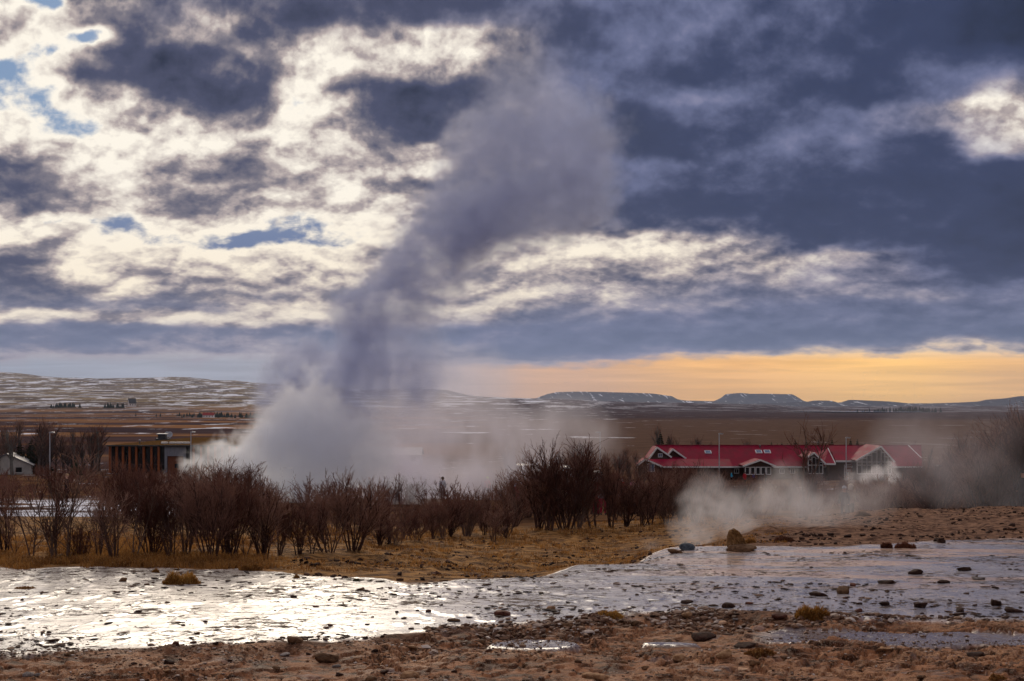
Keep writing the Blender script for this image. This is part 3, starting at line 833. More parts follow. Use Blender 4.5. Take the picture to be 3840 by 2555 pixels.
# ------------------------------------------------------------------ sod-roofed visitor building on the left
def build_left():
    d0 = 237.0; base = float(base_h((408 - CX) / F * d0, d0)) - 0.15
    r = empty("visitor_building", ((408 - CX) / F * d0, d0, base))
    tag(r, "low dark glass building with rust-red posts and a sod roof", "building")
    k = F / d0
    X = lambda px: (px - 408) / k
    zt = zloc(1672, d0, base)
    w = X(1010)
    box("wall", r, (0.1, w, 1.3, 14.0, 0, zt - 0.12), M_DARK)
    # window wall: one pane in each bay between posts
    posts = [408, 433, 457, 482, 507, 535, 564, 591, 616, 698, 722, 750, 777, 803, 829, 857, 884, 911, 938, 965, 992]
    bays = []
    for i, p in enumerate(posts):
        if p not in (616, 698):
            box("post", r, (X(p), X(p) + 0.32, -0.05, 0.42, 0, zt - 0.02), M_RUST)
        if i + 1 < len(posts) and p != 616:
            pn = box("window", r, (X(p) + 0.37, X(posts[i + 1]) - 0.01, 0.55, 0.60, 0.02, zt - 0.14), M_GLASS_D)
            boxes("frame", pn, [(X(p) + 0.37, X(posts[i + 1]) - 0.01, 0.50, 0.55, 1.55, 1.62)], M_DARK)
    # weathered plank screen over the rust-red door
    zd = zloc(1711, d0, base)
    n = 26; x0, x1 = X(617), X(697); pw = (x1 - x0) / n
    pl = [(x0 + i * pw, x0 + (i + 1) * pw - 0.012, 0.02 + 0.012 * (i % 3), 0.30, zd if 2 < i < n - 3 else 0.0, zt - 0.01) for i in range(n)]
    boxes("plank_screen", r, pl, M_PLANK, 'stuff')
    dr = box("door", r, (x0 + 3 * pw + .02, x1 - 3 * pw - .02, 0.34, 0.40, 0, zd), M_RUSTDOOR)
    box("pane", dr, (X(653), X(668), 0.31, 0.335, 1.0, 1.7), M_GLASS_D)
    # roof slab rising away
    d1 = 263.0
    zb = -(1640 - HY) / F * d1 - base
    xw = lambda px, d: (px - CX) / F * d - r.location.x
    roof = slab("roof", r, [(-0.25, -0.35, zt + 0.12), (w + 0.3, -0.35, zt + 0.12), (xw(1060, d1), d1 - d0, zb), (xw(722, d1), d1 - d0, zb)], 0.25, M_SOD)
    beam("fascia", roof, (-0.27, -0.42, zt + 0.02), (w + 0.3, -0.42, zt + 0.02), 0.10, 0.22, M_DARK)
    def onroof(px, py):
        # point on the roof plane for a photo pixel
        a = (zb - zt - 0.12) / (d1 - d0 + 0.35)
        # z = zt+.12 + a*(y+.35) ; ray: z+base = -(py-HY)/F*(d0+y)
        t = -(py - HY) / F
        y = (t * d0 - base - zt - 0.12 - a * 0.35) / (a - t)
        y = max(0.2, min(y, d1 - d0 - .2))
        return xw(px, d0 + y), y, zt + 0.12 + a * (y + 0.35)
    for p in (615, 645, 672, 698):
        x, y, z = onroof(p, 1664)
        box("skylight", roof, (x - 0.5, x + 0.5, y, y + 0.9, z - 0.05, z + 0.28), M_WHITE)
    x, y, z = onroof(604, 1650)
    ch = box("chimney", roof, (x - 1.0, x + 1.3, y, y + 1.8, z - 0.2, z + 0.28), M_DARK)
    box("flue", ch, (x - 0.6, x + 0.7, y + .2, y + 1.5, z + 0.285, z + 0.95), M_DARK)
    box("cap", ch, (x - 0.85, x + 0.95, y, y + 1.7, z + 0.955, z + 1.12), M_METAL)
    # twin satellite dishes on one mast
    for q, px in enumerate((627, 637)):
        x, y, z = onroof(px, 1646)
        dm = lathe_mesh("satellite_dish", [(0.02, -0.10), (0.3, -0.06), (0.52, 0.03), (0.54, 0.04), (0.52, 0.05), (0.3, -0.03), (0.02, -0.08)], 20, [M_METAL])
        dz = (1631 - 1646) / F * -d0
        o = link("satellite_dish", dm, roof); o.location = (x, y - 0.12, z + dz + 0.1); o.rotation_euler = (math.radians(78), 0, math.radians(-12 + 20 * q))
        box("mast", roof, (x - 0.05, x + 0.05, y, y + 0.1, z - 0.1, z + dz + 0.1), M_METAL)
    x, y, z = onroof(524, 1664)
    link("vent_pipe", lathe_mesh("vent_pipe", [(0.12, -0.1), (0.12, 0.42), (0.2, 0.43), (0.2, 0.62), (0.05, 0.72)], 10, [M_METAL]), roof).location = (x, y, z)
    # low angled parapet on the right of the roof
    a = onroof(772, 1661); b = onroof(880, 1652)
    prism("parapet", roof, [(a[0], a[2] - .1), (b[0], b[2] - .4), (b[0], b[2] + 0.55), (a[0] + .3, a[2] + .12)], a[1] + 1, a[1] + 1.2, M_FADEDROOF)
    return r


# ------------------------------------------------------------------ red-roofed hotel on the right
def build_hotel():
    d0 = 235.0; x_0 = (2393 - CX) / F * d0
    base = -12.15
    r = empty("red_roofed_hotel", (x_0, d0, base))
    tag(r, "long low hotel with red sheet roofs, white eaves and gables", "hotel")
    k = F / d0
    X = lambda px, dd=0.0: (px - CX) / F * (d0 + dd) - x_0
    Zp = lambda py, dd=0.0: -(py - HY) / F * (d0 + dd) - base
    # main long roof: ridge 7 m behind the eaves
    ze, zr = Zp(1749), Zp(1671, 7)
    xa, xb = X(2475), X(3455)
    m_ = slab("roof", r, [(xa, -0.5, ze), (xb, -0.5, ze), (xb + 2.0, 7, zr), (xa - 0.2, 7, zr)], 0.16, M_REDROOF)
    slab("roof", r, [(xa - 0.2, 7.02, zr), (xb + 2.0, 7.02, zr), (xb, 14.5, ze), (xa, 14.5, ze)], 0.16, M_REDROOF)
    beam("fascia", r, (xa, -0.56, ze - 0.10), (xb, -0.56, ze - 0.10), 0.08, 0.26, M_WHITE)
    beam("ridge_cap", r, (xa - .2, 7, zr + 0.06), (xb + 2, 7, zr + 0.06), 0.3, 0.10, M_REDROOF)
    box("wall", r, (xa + 0.3, xb - 0.3, 0.15, 14, 0, ze - 0.2), M_BROWNWALL)
    sl = (zr - ze) / 7.5
    for px, py in ((2655, 1697), (2845, 1695), (2877, 1695)):
        t = -(py - HY) / F
        y = (t * d0 - base - ze - sl * 0.5) / (sl - t)
        z = ze + sl * (y + 0.5)
        o = box("skylight", r, (-0.55, 0.55, -0.6, 0.6, -0.05, 0.10), M_WHITE if px > 2700 else M_METAL)
        o.location = (X(px, y), y, z); o.rotation_euler = (math.atan(sl), 0, math.radians(0))
        pn = box("pane", o, (-0.42, 0.42, -0.48, 0.48, 0.105, 0.115), M_BLUEWIN)
    for px, y, h in ((2520, 3.2, 1.9), (2850, 6.2, 0.9)):
        z = ze + sl * (y + .5)
        link("flue", lathe_mesh("flue", [(0.14, -0.2), (0.14, h * .45), (0.2, h * .46), (0.2, h * .5)], 10, [M_METAL]), r).location = (X(px, y), y, z)
    # windows in the long wall
    def window(px0, px1, py0, py1, dd, glass=M_GLASS_D, bars=1, parent=r):
        x0, x1, z1, z0 = X(px0, dd), X(px1, dd), Zp(py0, dd), Zp(py1, dd)
        w = box("window", parent, (x0, x1, dd - 0.03, dd + 0.02, z0, z1), glass)
        t = 0.11
        boxes("frame", w, [(x0 - t, x0, dd - .09, dd + .03, z0 - t, z1 + t), (x1, x1 + t, dd - .09, dd + .03, z0 - t, z1 + t),
                           (x0, x1, dd - .09, dd + .03, z1, z1 + t), (x0, x1, dd - .09, dd + .03, z0 - t, z0)]
              + [(x0 + (x1 - x0) * (i + 1) / (bars + 1) - .03, x0 + (x1 - x0) * (i + 1) / (bars + 1) + .03, dd - .07, dd - .035, z0, z1) for i in range(bars)], M_WHITE)
        return w
    for a in (2590, 2630, 2718, 2755, 2925, 2965):
        window(a, a + 14, 1760, 1774, 0.1, bars=1)
    # gables that face the viewer: (apex, left foot, right foot) in photo pixels, depth of the face, how far the roof runs back
    def gable(apex, lf, rf, dd, back, wall_m, name="gable"):
        ax, az = X(apex[0], dd), Zp(apex[1], dd)
        lx, lz = X(lf[0], dd), Zp(lf[1], dd)
        rx, rz = X(rf[0], dd), Zp(rf[1], dd)
        e = 0.55                                     # eaves stand forward of the wall
        slab("roof", r, [(lx - .1, dd - e, lz), (ax, dd - e, az), (ax, dd + back, az), (lx - .1, dd + back, lz)], -0.14, M_REDROOF)
        slab("roof", r, [(ax + .003, dd - e, az), (rx + .1, dd - e, rz), (rx + .1, dd + back, rz), (ax + .003, dd + back, az)], -0.14, M_REDROOF)
        beam("bargeboard", r, (lx - .2, dd - e - .06, lz - .04), (ax, dd - e - .06, az - .02), 0.10, 0.26, M_WHITE)
        beam("bargeboard", r, (ax, dd - e - .065, az - .02), (rx + .2, dd - e - .065, rz - .04), 0.10, 0.26, M_WHITE)
        g = prism("gable_wall", r, [(lx + .12, 0), (rx - .12, 0), (rx - .12, rz - .2), (ax, az - .22), (lx + .12, lz - .2)], dd, dd + 0.2, wall_m)
        return g, (ax, az, lx, lz, rx, rz)
    g, _ = gable((2463, 1678), (2434, 1722), (2513, 1714), 2.0, 6, M_BROWNWALL)
    window(2470, 2482, 1703, 1713, 1.96, M_BLUEWIN, 1, g)
    gable((2521, 1684), (2506, 1706), (2567, 1719), 2.9, 5, M_BROWNWALL)
    g, _ = gable((2418, 1722), (2391, 1746), (2478, 1749), -3.2, 3.4, M_BROWNWALL)
    window(2431, 2452, 1741, 1768, -3.25, M_BLUEWIN, 1, g)
    # low front roof between the gables
    slab("roof", r, [(X(2478), -3.6, Zp(1749, -3.6)), (X(2735), -3.6, Zp(1749, -3.6)), (X(2735, .4), 0.4, Zp(1722, .4)), (X(2420, .4), 0.4, Zp(1722, .4))], 0.14, M_REDROOF)
    beam("fascia", r, (X(2478), -3.66, Zp(1750, -3.6) - .08), (X(2735), -3.66, Zp(1750, -3.6) - .08), 0.08, 0.24, M_WHITE)
    box("wall", r, (X(2478), X(2730), -2.8, 0.1, 0, Zp(1753, -3.6)), M_BROWNWALL)
    g, _ = gable((2850, 1725), (2788, 1748), (2903, 1748), -4.0, 5.0, M_BROWNWALL)
    for a in (2796, 2816, 2836, 2856, 2876):
        window(a, a + 13, 1754, 1778, -4.05, M_GLASS_D, 0, g)
    g, q = gable((3050, 1698), (3024, 1718), (3089, 1739), -5.0, 6.0, M_GREYWALL)
    for a, t in ((3032, 1726), (3046, 1716), (3060, 1722), (3073, 1736)):
        window(a, a + 11, t, 1743, -5.05, M_GLASS_D, 0, g); window(a, a + 11, 1747, 1775, -5.05, M_GLASS_D, 0, g)
    slab("roof", r, [(X(3088, -5), -5.5, Zp(1737, -5)), (X(3131, -5), -5.5, Zp(1738, -5)), (X(3106, 1), 1.0, Zp(1682, 1)), (X(3052, 1), 1.0, Zp(1698, 1))], 0.14, M_REDROOF)
    beam("fascia", r, (X(3088, -5), -5.56, Zp(1738, -5) - .08), (X(3131, -5), -5.56, Zp(1739, -5) - .08), 0.08, 0.26, M_WHITE)
    beam("bargeboard", r, (X(3130, -5), -5.5, Zp(1738, -5)), (X(3104, 1), 1.0, Zp(1681, 1) + .05), 0.12, 0.12, M_WHITE)
    slab("roof", r, [(X(3131, -3), -3.5, Zp(1727, -3)), (X(3215, -3), -3.5, Zp(1727, -3)), (X(3215, 4), 4.0, Zp(1672, 4)), (X(3106, 4), 4.0, Zp(1672, 4))], 0.14, M_REDROOF)
    beam("fascia", r, (X(3131, -3), -3.56, Zp(1728, -3) - .08), (X(3212, -3), -3.56, Zp(1728, -3) - .08), 0.08, 0.30, M_WHITE)
    box("wall", r, (X(3094), X(3212), -2.9, 0.1, 0, Zp(1731, -3)), M_BROWNWALL)
    dw = box("door", r, (X(3152), X(3163), -2.97, -2.92, 0, Zp(1745, -3)), M_BLUEWIN)
    boxes("frame", dw, [(X(3150), X(3152), -3.0, -2.9, 0, Zp(1743, -3)), (X(3163), X(3165), -3.0, -2.9, 0, Zp(1743, -3)), (X(3152), X(3163), -3.0, -2.9, Zp(1745, -3), Zp(1743, -3))], M_WHITE)
    # sign board with lettering
    sg = box("sign_board", r, (X(3168, -3), X(3195, -3), -3.05, -2.95, Zp(1771, -3), Zp(1734, -3)), M_SIGN)
    def lettering(txt, px, py, size, shear=0.0):
        cu = bpy.data.curves.new("lettering", 'FONT'); cu.body = txt; cu.size = size; cu.extrude = 0.01; cu.align_x = 'CENTER'; cu.shear = shear
        tmp = bpy.data.objects.new("lettering_source", cu); COL.objects.link(tmp)
        dg = bpy.context.evaluated_depsgraph_get()
        me = bpy.data.meshes.new_from_object(tmp.evaluated_get(dg))
        bpy.data.objects.remove(tmp); me.materials.clear(); me.materials.append(M_WHITE)
        o = link("lettering", me, sg); o.location = (X(px, -3), -3.075, Zp(py, -3)); o.rotation_euler = (math.radians(90), 0, 0)
    lettering("Glíma", 3182, 1754, 0.56, 0.3)
    boxes("lettering_line", sg, [(X(3173 + i * 2.2, -3), X(3174.4 + i * 2.2, -3), -3.075, -3.052, Zp(1744, -3), Zp(1742, -3)) for i in range(8)]
          + [(X(3175, -3), X(3190, -3), -3.075, -3.052, Zp(1763, -3), Zp(1761.5, -3)), (X(3175, -3), X(3190, -3), -3.075, -3.052, Zp(1767, -3), Zp(1765.5, -3))], M_WHITE, 'stuff')
    # big glazed gable
    g, (ax, az, lx, lz, rx, rz) = gable((3300, 1674), (3210, 1728), (3347, 1732), -6.0, 9.0, M_GREYWALL)
    xs = [3214, 3232, 3250, 3269, 3288, 3304, 3317, 3330, 3342]
    for i in range(len(xs) - 1):
        xm = 0.5 * (xs[i] + xs[i + 1])
        top = np.interp(xm, [3210, 3300, 3347], [1728, 1674, 1732]) + 12
        for (pa, pb) in ((top, 1732), (1734, 1744), (1746, 1776)):
            if pb - pa > 4: window(xs[i] + 1.6, xs[i + 1] - 1.6, pa, pb, -6.05, M_GLASS_D, 0, g)
    beam("bargeboard", r, (X(3406, 4), 4, Zp(1670, 4)), (X(3452), -0.4, Zp(1717)), 0.12, 0.14, M_WHITE)
    return r


def gable_house(name, label, px, d, w, dep, wall_h, ridge_h, wall_m, roof_m, rz=0.0, cat="house", axis='x', windows=3, base_dz=0.0, z=None):
    """Small gabled house standing at a photo column and distance; ridge along x or along y."""
    x = (px - CX) / F * d
    zz = float(far_h(np.array([x]), np.array([d]))[0]) if z is None else z
    r = empty(name, (x, d, zz - 0.3 + base_dz), rz)
    tag(r, label, cat)
    wall_h += 0.3; ridge_h += 0.3
    o = 0.35
    if axis == 'x':
        prof = [(-dep / 2, 0), (dep / 2, 0), (dep / 2, wall_h), (0, ridge_h - .12), (-dep / 2, wall_h)]
        wl = prism("wall", r, prof, -w / 2, w / 2, wall_m); wl.rotation_euler = (0, 0, math.radians(90))
        sl = (ridge_h - wall_h) / (dep / 2)
        slab("roof", r, [(-w / 2 - o, -dep / 2 - o, wall_h - sl * o), (w / 2 + o, -dep / 2 - o, wall_h - sl * o), (w / 2 + o, 0, ridge_h), (-w / 2 - o, 0, ridge_h)], 0.12, roof_m)
        slab("roof", r, [(-w / 2 - o, .003, ridge_h), (w / 2 + o, .003, ridge_h), (w / 2 + o, dep / 2 + o, wall_h - sl * o), (-w / 2 - o, dep / 2 + o, wall_h - sl * o)], 0.12, roof_m)
        for i in range(windows):
            cx = -w / 2 + w * (i + 0.5) / windows
            wn = box("window", r, (cx - .5, cx + .5, -dep / 2 - .04, -dep / 2 + .05, wall_h * .40, wall_h * .80), M_GLASS_D)
            box("sill", wn, (cx - .6, cx + .6, -dep / 2 - .12, -dep / 2 - .041, wall_h * .36, wall_h * .40), M_WHITE)
    else:
        prism("wall", r, [(-w / 2, 0), (w / 2, 0), (w / 2, wall_h), (0, ridge_h - .12), (-w / 2, wall_h)], -dep / 2, dep / 2, wall_m)
        sl = (ridge_h - wall_h) / (w / 2)
        slab("roof", r, [(-w / 2 - o, -dep / 2 - o, wall_h - sl * o), (0, -dep / 2 - o, ridge_h), (0, dep / 2 + o, ridge_h), (-w / 2 - o, dep / 2 + o, wall_h - sl * o)], -0.12, roof_m)
        slab("roof", r, [(.003, -dep / 2 - o, ridge_h), (w / 2 + o, -dep / 2 - o, wall_h - sl * o), (w / 2 + o, dep / 2 + o, wall_h - sl * o), (.003, dep / 2 + o, ridge_h)], -0.12, roof_m)
        for i in range(windows):
            cx = -w / 2 + w * (i + 0.5) / windows
            wn = box("window", r, (cx - .45, cx + .45, -dep / 2 - .04, -dep / 2 + .05, wall_h * .40, wall_h * .80), M_GLASS_D)
            box("sill", wn, (cx - .55, cx + .55, -dep / 2 - .12, -dep / 2 - .041, wall_h * .36, wall_h * .40), M_WHITE)
    return r


build_left()
build_hotel()
gable_house("small_house", "small pale house with steep grey roof behind bare trees", 35, 225, 7.2, 9, 1.6, 3.3, M_CREAM, M_FADEDROOF, 0.25, axis='y', windows=2)
gable_house("long_shed", "long low grey shed seen faintly through the steam", 1455, 300, 14, 8, 2.2, 3.6, M_FADEDROOF, M_FADEDROOF, 0.0, "shed", windows=5)
gable_house("farmhouse", "white farmhouse with dark gabled roof below the snowy hills", 495, 2050, 10, 9, 5.0, 12, M_WHITE, M_DARK, 0.5, axis='x', windows=3, base_dz=14)
gable_house("farmhouse", "white farmhouse with red roof on the tawny plain", 782, 1800, 14, 8, 3.2, 6.4, M_WHITE, M_BARN_RED, 0.1, windows=4)
gable_house("farm_shed", "low snow-white roofed shed among dark firs far left", 212, 2300, 14, 9, 2.5, 5.0, M_FADEDROOF, M_WHITE, 0.0, "shed", windows=3, base_dz=12)

# ------------------------------------------------------------------ bare shrubs, trees, conifers, dry grass
def bark(name, c1, c2, sc=3.0):
    m, N = mat(name)
    oi = N.n.new('ShaderNodeObjectInfo'); geo = N.n.new('ShaderNodeNewGeometry')
    n = N.noise(geo.outputs['Position'], sc, 3.0, 0.6)
    f = N.m('ADD', N.m('MULTIPLY', n, 0.7), N.m('MULTIPLY', oi.outputs['Random'], 0.45))
    cc = N.mix(N.mr(f, 0.3, 0.85), c1, c2)
    pale = N.v('MULTIPLY', cc, (1.25, 1.55, 1.6))
    N.l.new(N.mix(N.mr(oi.outputs['Random'], 0.55, 0.95), cc, pale), N.bs.inputs['Base Color'])
    N.bs.inputs['Roughness'].default_value = 0.85; N.bs.inputs['Specular IOR Level'].default_value = 0.05
    return m


M_STEM = bark("shrub_bark", (0.045, 0.022, 0.018), (0.12, 0.064, 0.048))
M_TWIG = bark("twig_bark", (0.085, 0.034, 0.026), (0.24, 0.11, 0.078))
M_TRUNK = bark("birch_bark", (0.055, 0.040, 0.035), (0.13, 0.10, 0.085))
M_NEEDLE = bark("fir_needles", (0.012, 0.022, 0.014), (0.035, 0.052, 0.026), 1.5)


def tubes(lines, sides=3):
    """lines: list of (points (n,3), radii (n,)). Returns verts, quads of open tapered tubes."""
    V = []; Fq = []; off = 0
    groups = {}
    for p, r in lines: groups.setdefault(len(p), []).append((p, r))
    for n, g in groups.items():
        P = np.array([q[0] for q in g], float); R = np.array([q[1] for q in g], float)
        T = np.gradient(P, axis=1); T /= np.linalg.norm(T, axis=2, keepdims=True) + 1e-9
        ref = np.where(np.abs(T[..., 2:3]) > 0.9, np.array([1.0, 0, 0]), np.array([0, 0, 1.0]))
        U = np.cross(T, ref); U /= np.linalg.norm(U, axis=2, keepdims=True) + 1e-9
        W = np.cross(T, U)
        a = np.arange(sides) / sides * 2 * np.pi
        ring = P[:, :, None, :] + R[:, :, None, None] * (np.cos(a)[None, None, :, None] * U[:, :, None, :] + np.sin(a)[None, None, :, None] * W[:, :, None, :])
        V.append(ring.reshape(-1, 3))
        b = off + (np.arange(len(g))[:, None, None] * n + np.arange(n - 1)[None, :, None]) * sides + np.arange(sides)[None, None, :]
        c = off + (np.arange(len(g))[:, None, None] * n + np.arange(n - 1)[None, :, None]) * sides + (np.arange(sides)[None, None, :] + 1) % sides
        Fq.append(np.stack([b, c, c + sides, b + sides], -1).reshape(-1, 4))
        off += len(g) * n * sides
    return np.concatenate(V), np.concatenate(Fq)


def grow(rg, p, d, length, n, wander, lift):
    """A wandering branch line from p in direction d."""
    pts = [np.array(p, float)]; d = np.array(d, float); d /= np.linalg.norm(d)
    for i in range(n - 1):
        d = d + rg.normal(0, wander, 3) + np.array((0, 0, lift)); d /= np.linalg.norm(d)
        pts.append(pts[-1] + d * length / (n - 1))
    return np.array(pts)


def side_dir(rg, t, ang):
    """A direction leaving tangent t at angle ang, turned at random."""
    t = t / np.linalg.norm(t)
    u = np.cross(t, rg.normal(0, 1, 3)); u /= np.linalg.norm(u) + 1e-9
    return t * math.cos(ang) + u * math.sin(ang)


def shrub_meshes(seed, h, w, nstem, nbr, ntw, nlet, lean=0.5, trunk=False, thick=1.0, name="shrub"):
    rg = np.random.default_rng(seed)
    stems = []; twigs = []
    for s in range(nstem):
        a = rg.uniform(0, 2 * math.pi); r0 = rg.uniform(0, 0.10) * w
        tilt = rg.uniform(0.05, lean) if nstem > 1 else rg.uniform(0, 0.08)
        d = (math.cos(a) * math.sin(tilt), math.sin(a) * math.sin(tilt), math.cos(tilt))
        L = h * rg.uniform(0.72, 1.02) / max(math.cos(tilt), 0.7)
        p = grow(rg, (math.cos(a) * r0, math.sin(a) * r0, -0.12), d, L, 7, 0.07, 0.035)
        rs = np.linspace(0.020, 0.005, 7) * thick * (1.5 if trunk else 1.0) * h / 2.0
        stems.append((p, rs))
        for b in range(nbr):
            t = rg.uniform(0.12 if not trunk else 0.25, 0.95)
            i = min(int(t * 6), 5); q = p[i] + (p[i + 1] - p[i]) * (t * 6 - i)
            bl = h * rg.uniform(0.22, 0.45) * (1.15 - t * 0.75)
            bp = grow(rg, q, side_dir(rg, p[i + 1] - p[i], rg.uniform(0.4, 0.85)), bl, 4, 0.10, 0.10)
            stems.append((bp, np.linspace(0.009, 0.004, 4) * thick * h / 2.0))
            for k in range(ntw):
                t2 = rg.uniform(0.15, 1.0); j = min(int(t2 * 3), 2); q2 = bp[j] + (bp[j + 1] - bp[j]) * (t2 * 3 - j)
                tl = h * rg.uniform(0.08, 0.20)
                tp = grow(rg, q2, side_dir(rg, bp[j + 1] - bp[j], rg.uniform(0.25, 0.7)), tl, 3, 0.10, 0.16)
                twigs.append((tp, np.array([0.0048, 0.0040, 0.0026]) * thick))
                for m_ in range(nlet):
                    q3 = tp[1] + (tp[2] - tp[1]) * rg.uniform(0, 0.9)
                    lp = grow(rg, q3, side_dir(rg, tp[2] - tp[1], rg.uniform(0.3, 0.7)), tl * rg.uniform(0.3, 0.6), 2, 0.0, 0.1)
                    twigs.append((lp, np.array([0.0036, 0.0022]) * thick))
    sv, sf = tubes(stems, 4); tv, tf = tubes(twigs, 3)
    return (mesh_np("stems", sv, sf, True, [M_STEM if not trunk else M_TRUNK]), mesh_np("twigs", tv, tf, True, [M_TWIG]), (sv, sf, tv, tf))


KIND = {
    'dense':   [shrub_meshes(100 + i, 2.0, 1.6, 11, 9, 6, 2, 0.42, thick=1.15) for i in range(3)],
    'upright': [shrub_meshes(120 + i, 2.0, 1.0, 7, 9, 5, 2, 0.26, thick=1.1) for i in range(3)],
    'sapling': [shrub_meshes(140 + i, 2.0, 0.8, 2, 13, 5, 1, 0.16, thick=1.0) for i in range(2)],
    'low':     [shrub_meshes(160 + i, 1.0, 1.4, 9, 6, 5, 2, 0.85, thick=1.25) for i in range(2)],
    'birch':   [shrub_meshes(180 + i, 5.0, 2.2, 3, 22, 7, 2, 0.22, trunk=True, thick=2.2) for i in range(3)],
    'poplar':  [shrub_meshes(200 + i, 7.0, 1.2, 1, 26, 4, 1, 0.08, trunk=True, thick=2.6) for i in range(3)],
}
NATIVE_H = {'dense': 2.0, 'upright': 2.0, 'sapling': 2.0, 'low': 1.0, 'birch': 5.0, 'poplar': 7.0}
ONES = "zeroth first second third fourth fifth sixth seventh eighth ninth tenth eleventh twelfth thirteenth fourteenth fifteenth sixteenth seventeenth eighteenth nineteenth".split()


def nth(n):
    if n < 20: return ONES[n]
    t = ["", "", "twenty", "thirty", "forty", "fifty", "sixty", "seventy", "eighty", "ninety"][n // 10 % 10]
    tt = ["", "", "twentieth", "thirtieth", "fortieth", "fiftieth", "sixtieth", "seventieth", "eightieth", "ninetieth"][n // 10 % 10]
    s = tt if n % 10 == 0 else t + "-" + ONES[n % 10]
    return s if n < 100 else "hundred and " + (nth(n - 100) if n > 100 else "")


def plant(kind, px, d, h, label, cat, group, wscale=1.0, rz=None, name=None, z=None):
    i = random.randrange(len(KIND[kind])); sm, tm, _ = KIND[kind][i]
    x = (px - CX) / F * d
    if z is None: z = float(H(x, d)) if d < 58 else float(far_h(np.array([x]), np.array([d]))[0])
    r = empty(name or "bare_shrub", (x, d, z), random.uniform(0, 6.28) if rz is None else rz)
    s = h / NATIVE_H[kind]; wv = wscale * random.uniform(0.85, 1.2); r.scale = (s * wv, s * wv * random.uniform(.85, 1.15), s)
    r.rotation_euler = (random.uniform(-.09, .09), random.uniform(-.09, .09), r.rotation_euler[2])
    tag(r, label, cat, group)
    tr = kind in ('birch', 'poplar')
    link("trunk" if tr else "stems", sm, r); link("crown" if tr else "twigs", tm, r)["kind"] = "stuff"
    return r


# the row along the water: (kind, column, row of tip, row of foot, width factor)
ROW = [
    ('upright', 18, 1800, 2075, 1.1), ('sapling', 60, 1850, 2085, 1.0), ('sapling', 128, 1820, 2090, 1.2), ('upright', 200, 1760, 2088, 1.0), ('sapling', 240, 1690, 2092, 1.1),
    ('sapling', 310, 1880, 2088, 1.0), ('low', 300, 1960, 2090, .8), ('upright', 372, 1850, 2090, 1.0), ('upright', 425, 1840, 2095, 1.1), ('sapling', 505, 1770, 2095, 1.0),
    ('dense', 560, 1800, 2092, .95), ('upright', 640, 1815, 2094, 1.0), ('upright', 700, 1800, 2094, 1.1), ('dense', 790, 1770, 2092, 1.0), ('dense', 865, 1755, 2094, 1.0),
    ('sapling', 915, 1790, 2094, .9), ('dense', 985, 1815, 2092, 1.0), ('upright', 1050, 1860, 2085, 1.0), ('upright', 1120, 1880, 2080, 1.1), ('sapling', 1165, 1900, 2078, 1.0),
    ('dense', 1235, 1805, 2072, 1.0), ('dense', 1330, 1780, 2062, 1.05), ('upright', 1425, 1885, 2050, 1.1), ('low', 1490, 1950, 2045, .8), ('sapling', 1475, 1900, 2050, 1.0),
    ('low', 1560, 1925, 2030, .85), ('upright', 1625, 1895, 2022, 1.2), ('upright', 1690, 1885, 2015, 1.2), ('dense', 1750, 1840, 2012, 1.0), ('upright', 1815, 1850, 2008, 1.1),
    ('sapling', 1872, 1880, 2005, 1.0), ('sapling', 1915, 1800, 2002, 1.1), ('dense', 2015, 1680, 1990, 1.0), ('upright', 2060, 1700, 1990, 1.2), ('dense', 2120, 1665, 1985, 1.0), ('upright', 2165, 1690, 1985, 1.0),
    ('sapling', 2235, 1645, 1982, 1.3), ('upright', 2290, 1690, 1980, 1.0), ('upright', 2345, 1760, 1975, 1.1), ('dense', 2405, 1775, 1970, .95), ('sapling', 2440, 1740, 1968, 1.2),
    ('dense', 2500, 1760, 1962, 1.0), ('upright', 2555, 1745, 1958, 1.1), ('dense', 2610, 1770, 1955, 1.0), ('upright', 2680, 1770, 1950, 1.2), ('dense', 2750, 1810, 1948, 1.0), ('low', 2830, 1860, 1945, 1.0),
]
DESC = {'dense': "dense rounded bare shrub", 'upright': "upright many-stemmed bare shrub", 'sapling': "sparse bare sapling", 'low': "low sprawling bare shrub"}
_n = 0
for kind, px, tp, ft, wf in sorted(ROW, key=lambda q: q[1]):
    _n += 1
    p = drop(px, ft)
    h = (ft - tp) / F * p.y
    plant(kind, px, p.y, h, "%s, %s from the left in the row along the water" % (DESC[kind], nth(_n)), "shrub", "bare shrubs in the row along the water", wf * (1.25 if h < 1.2 else 1.0))

# shrubs standing behind the row
_sp = []
rg2 = random.Random(11)
for i in range(74):
    px = 420 + i * 32 + rg2.uniform(-14, 14)
    d = rg2.uniform(38, 62) if px < 1900 else rg2.uniform(56, 78)
    _sp.append((px, d))
for i, (px, d) in enumerate(sorted(_sp)):
    if 1000 < px < 1900: h = rg2.uniform(0.9, 1.4)
    elif px >= 1900: h = rg2.uniform(1.6, 2.5)
    else: h = rg2.uniform(1.4, 2.2)
    kk = rg2.choice(['dense', 'upright', 'upright'])
    plant(kk, px, d, h, "brown %s bush, %s from the left behind the waterside row" % ("rounded" if kk == 'dense' else "upright", nth(i + 1)), "shrub", "bushes behind the waterside row", 1.15)

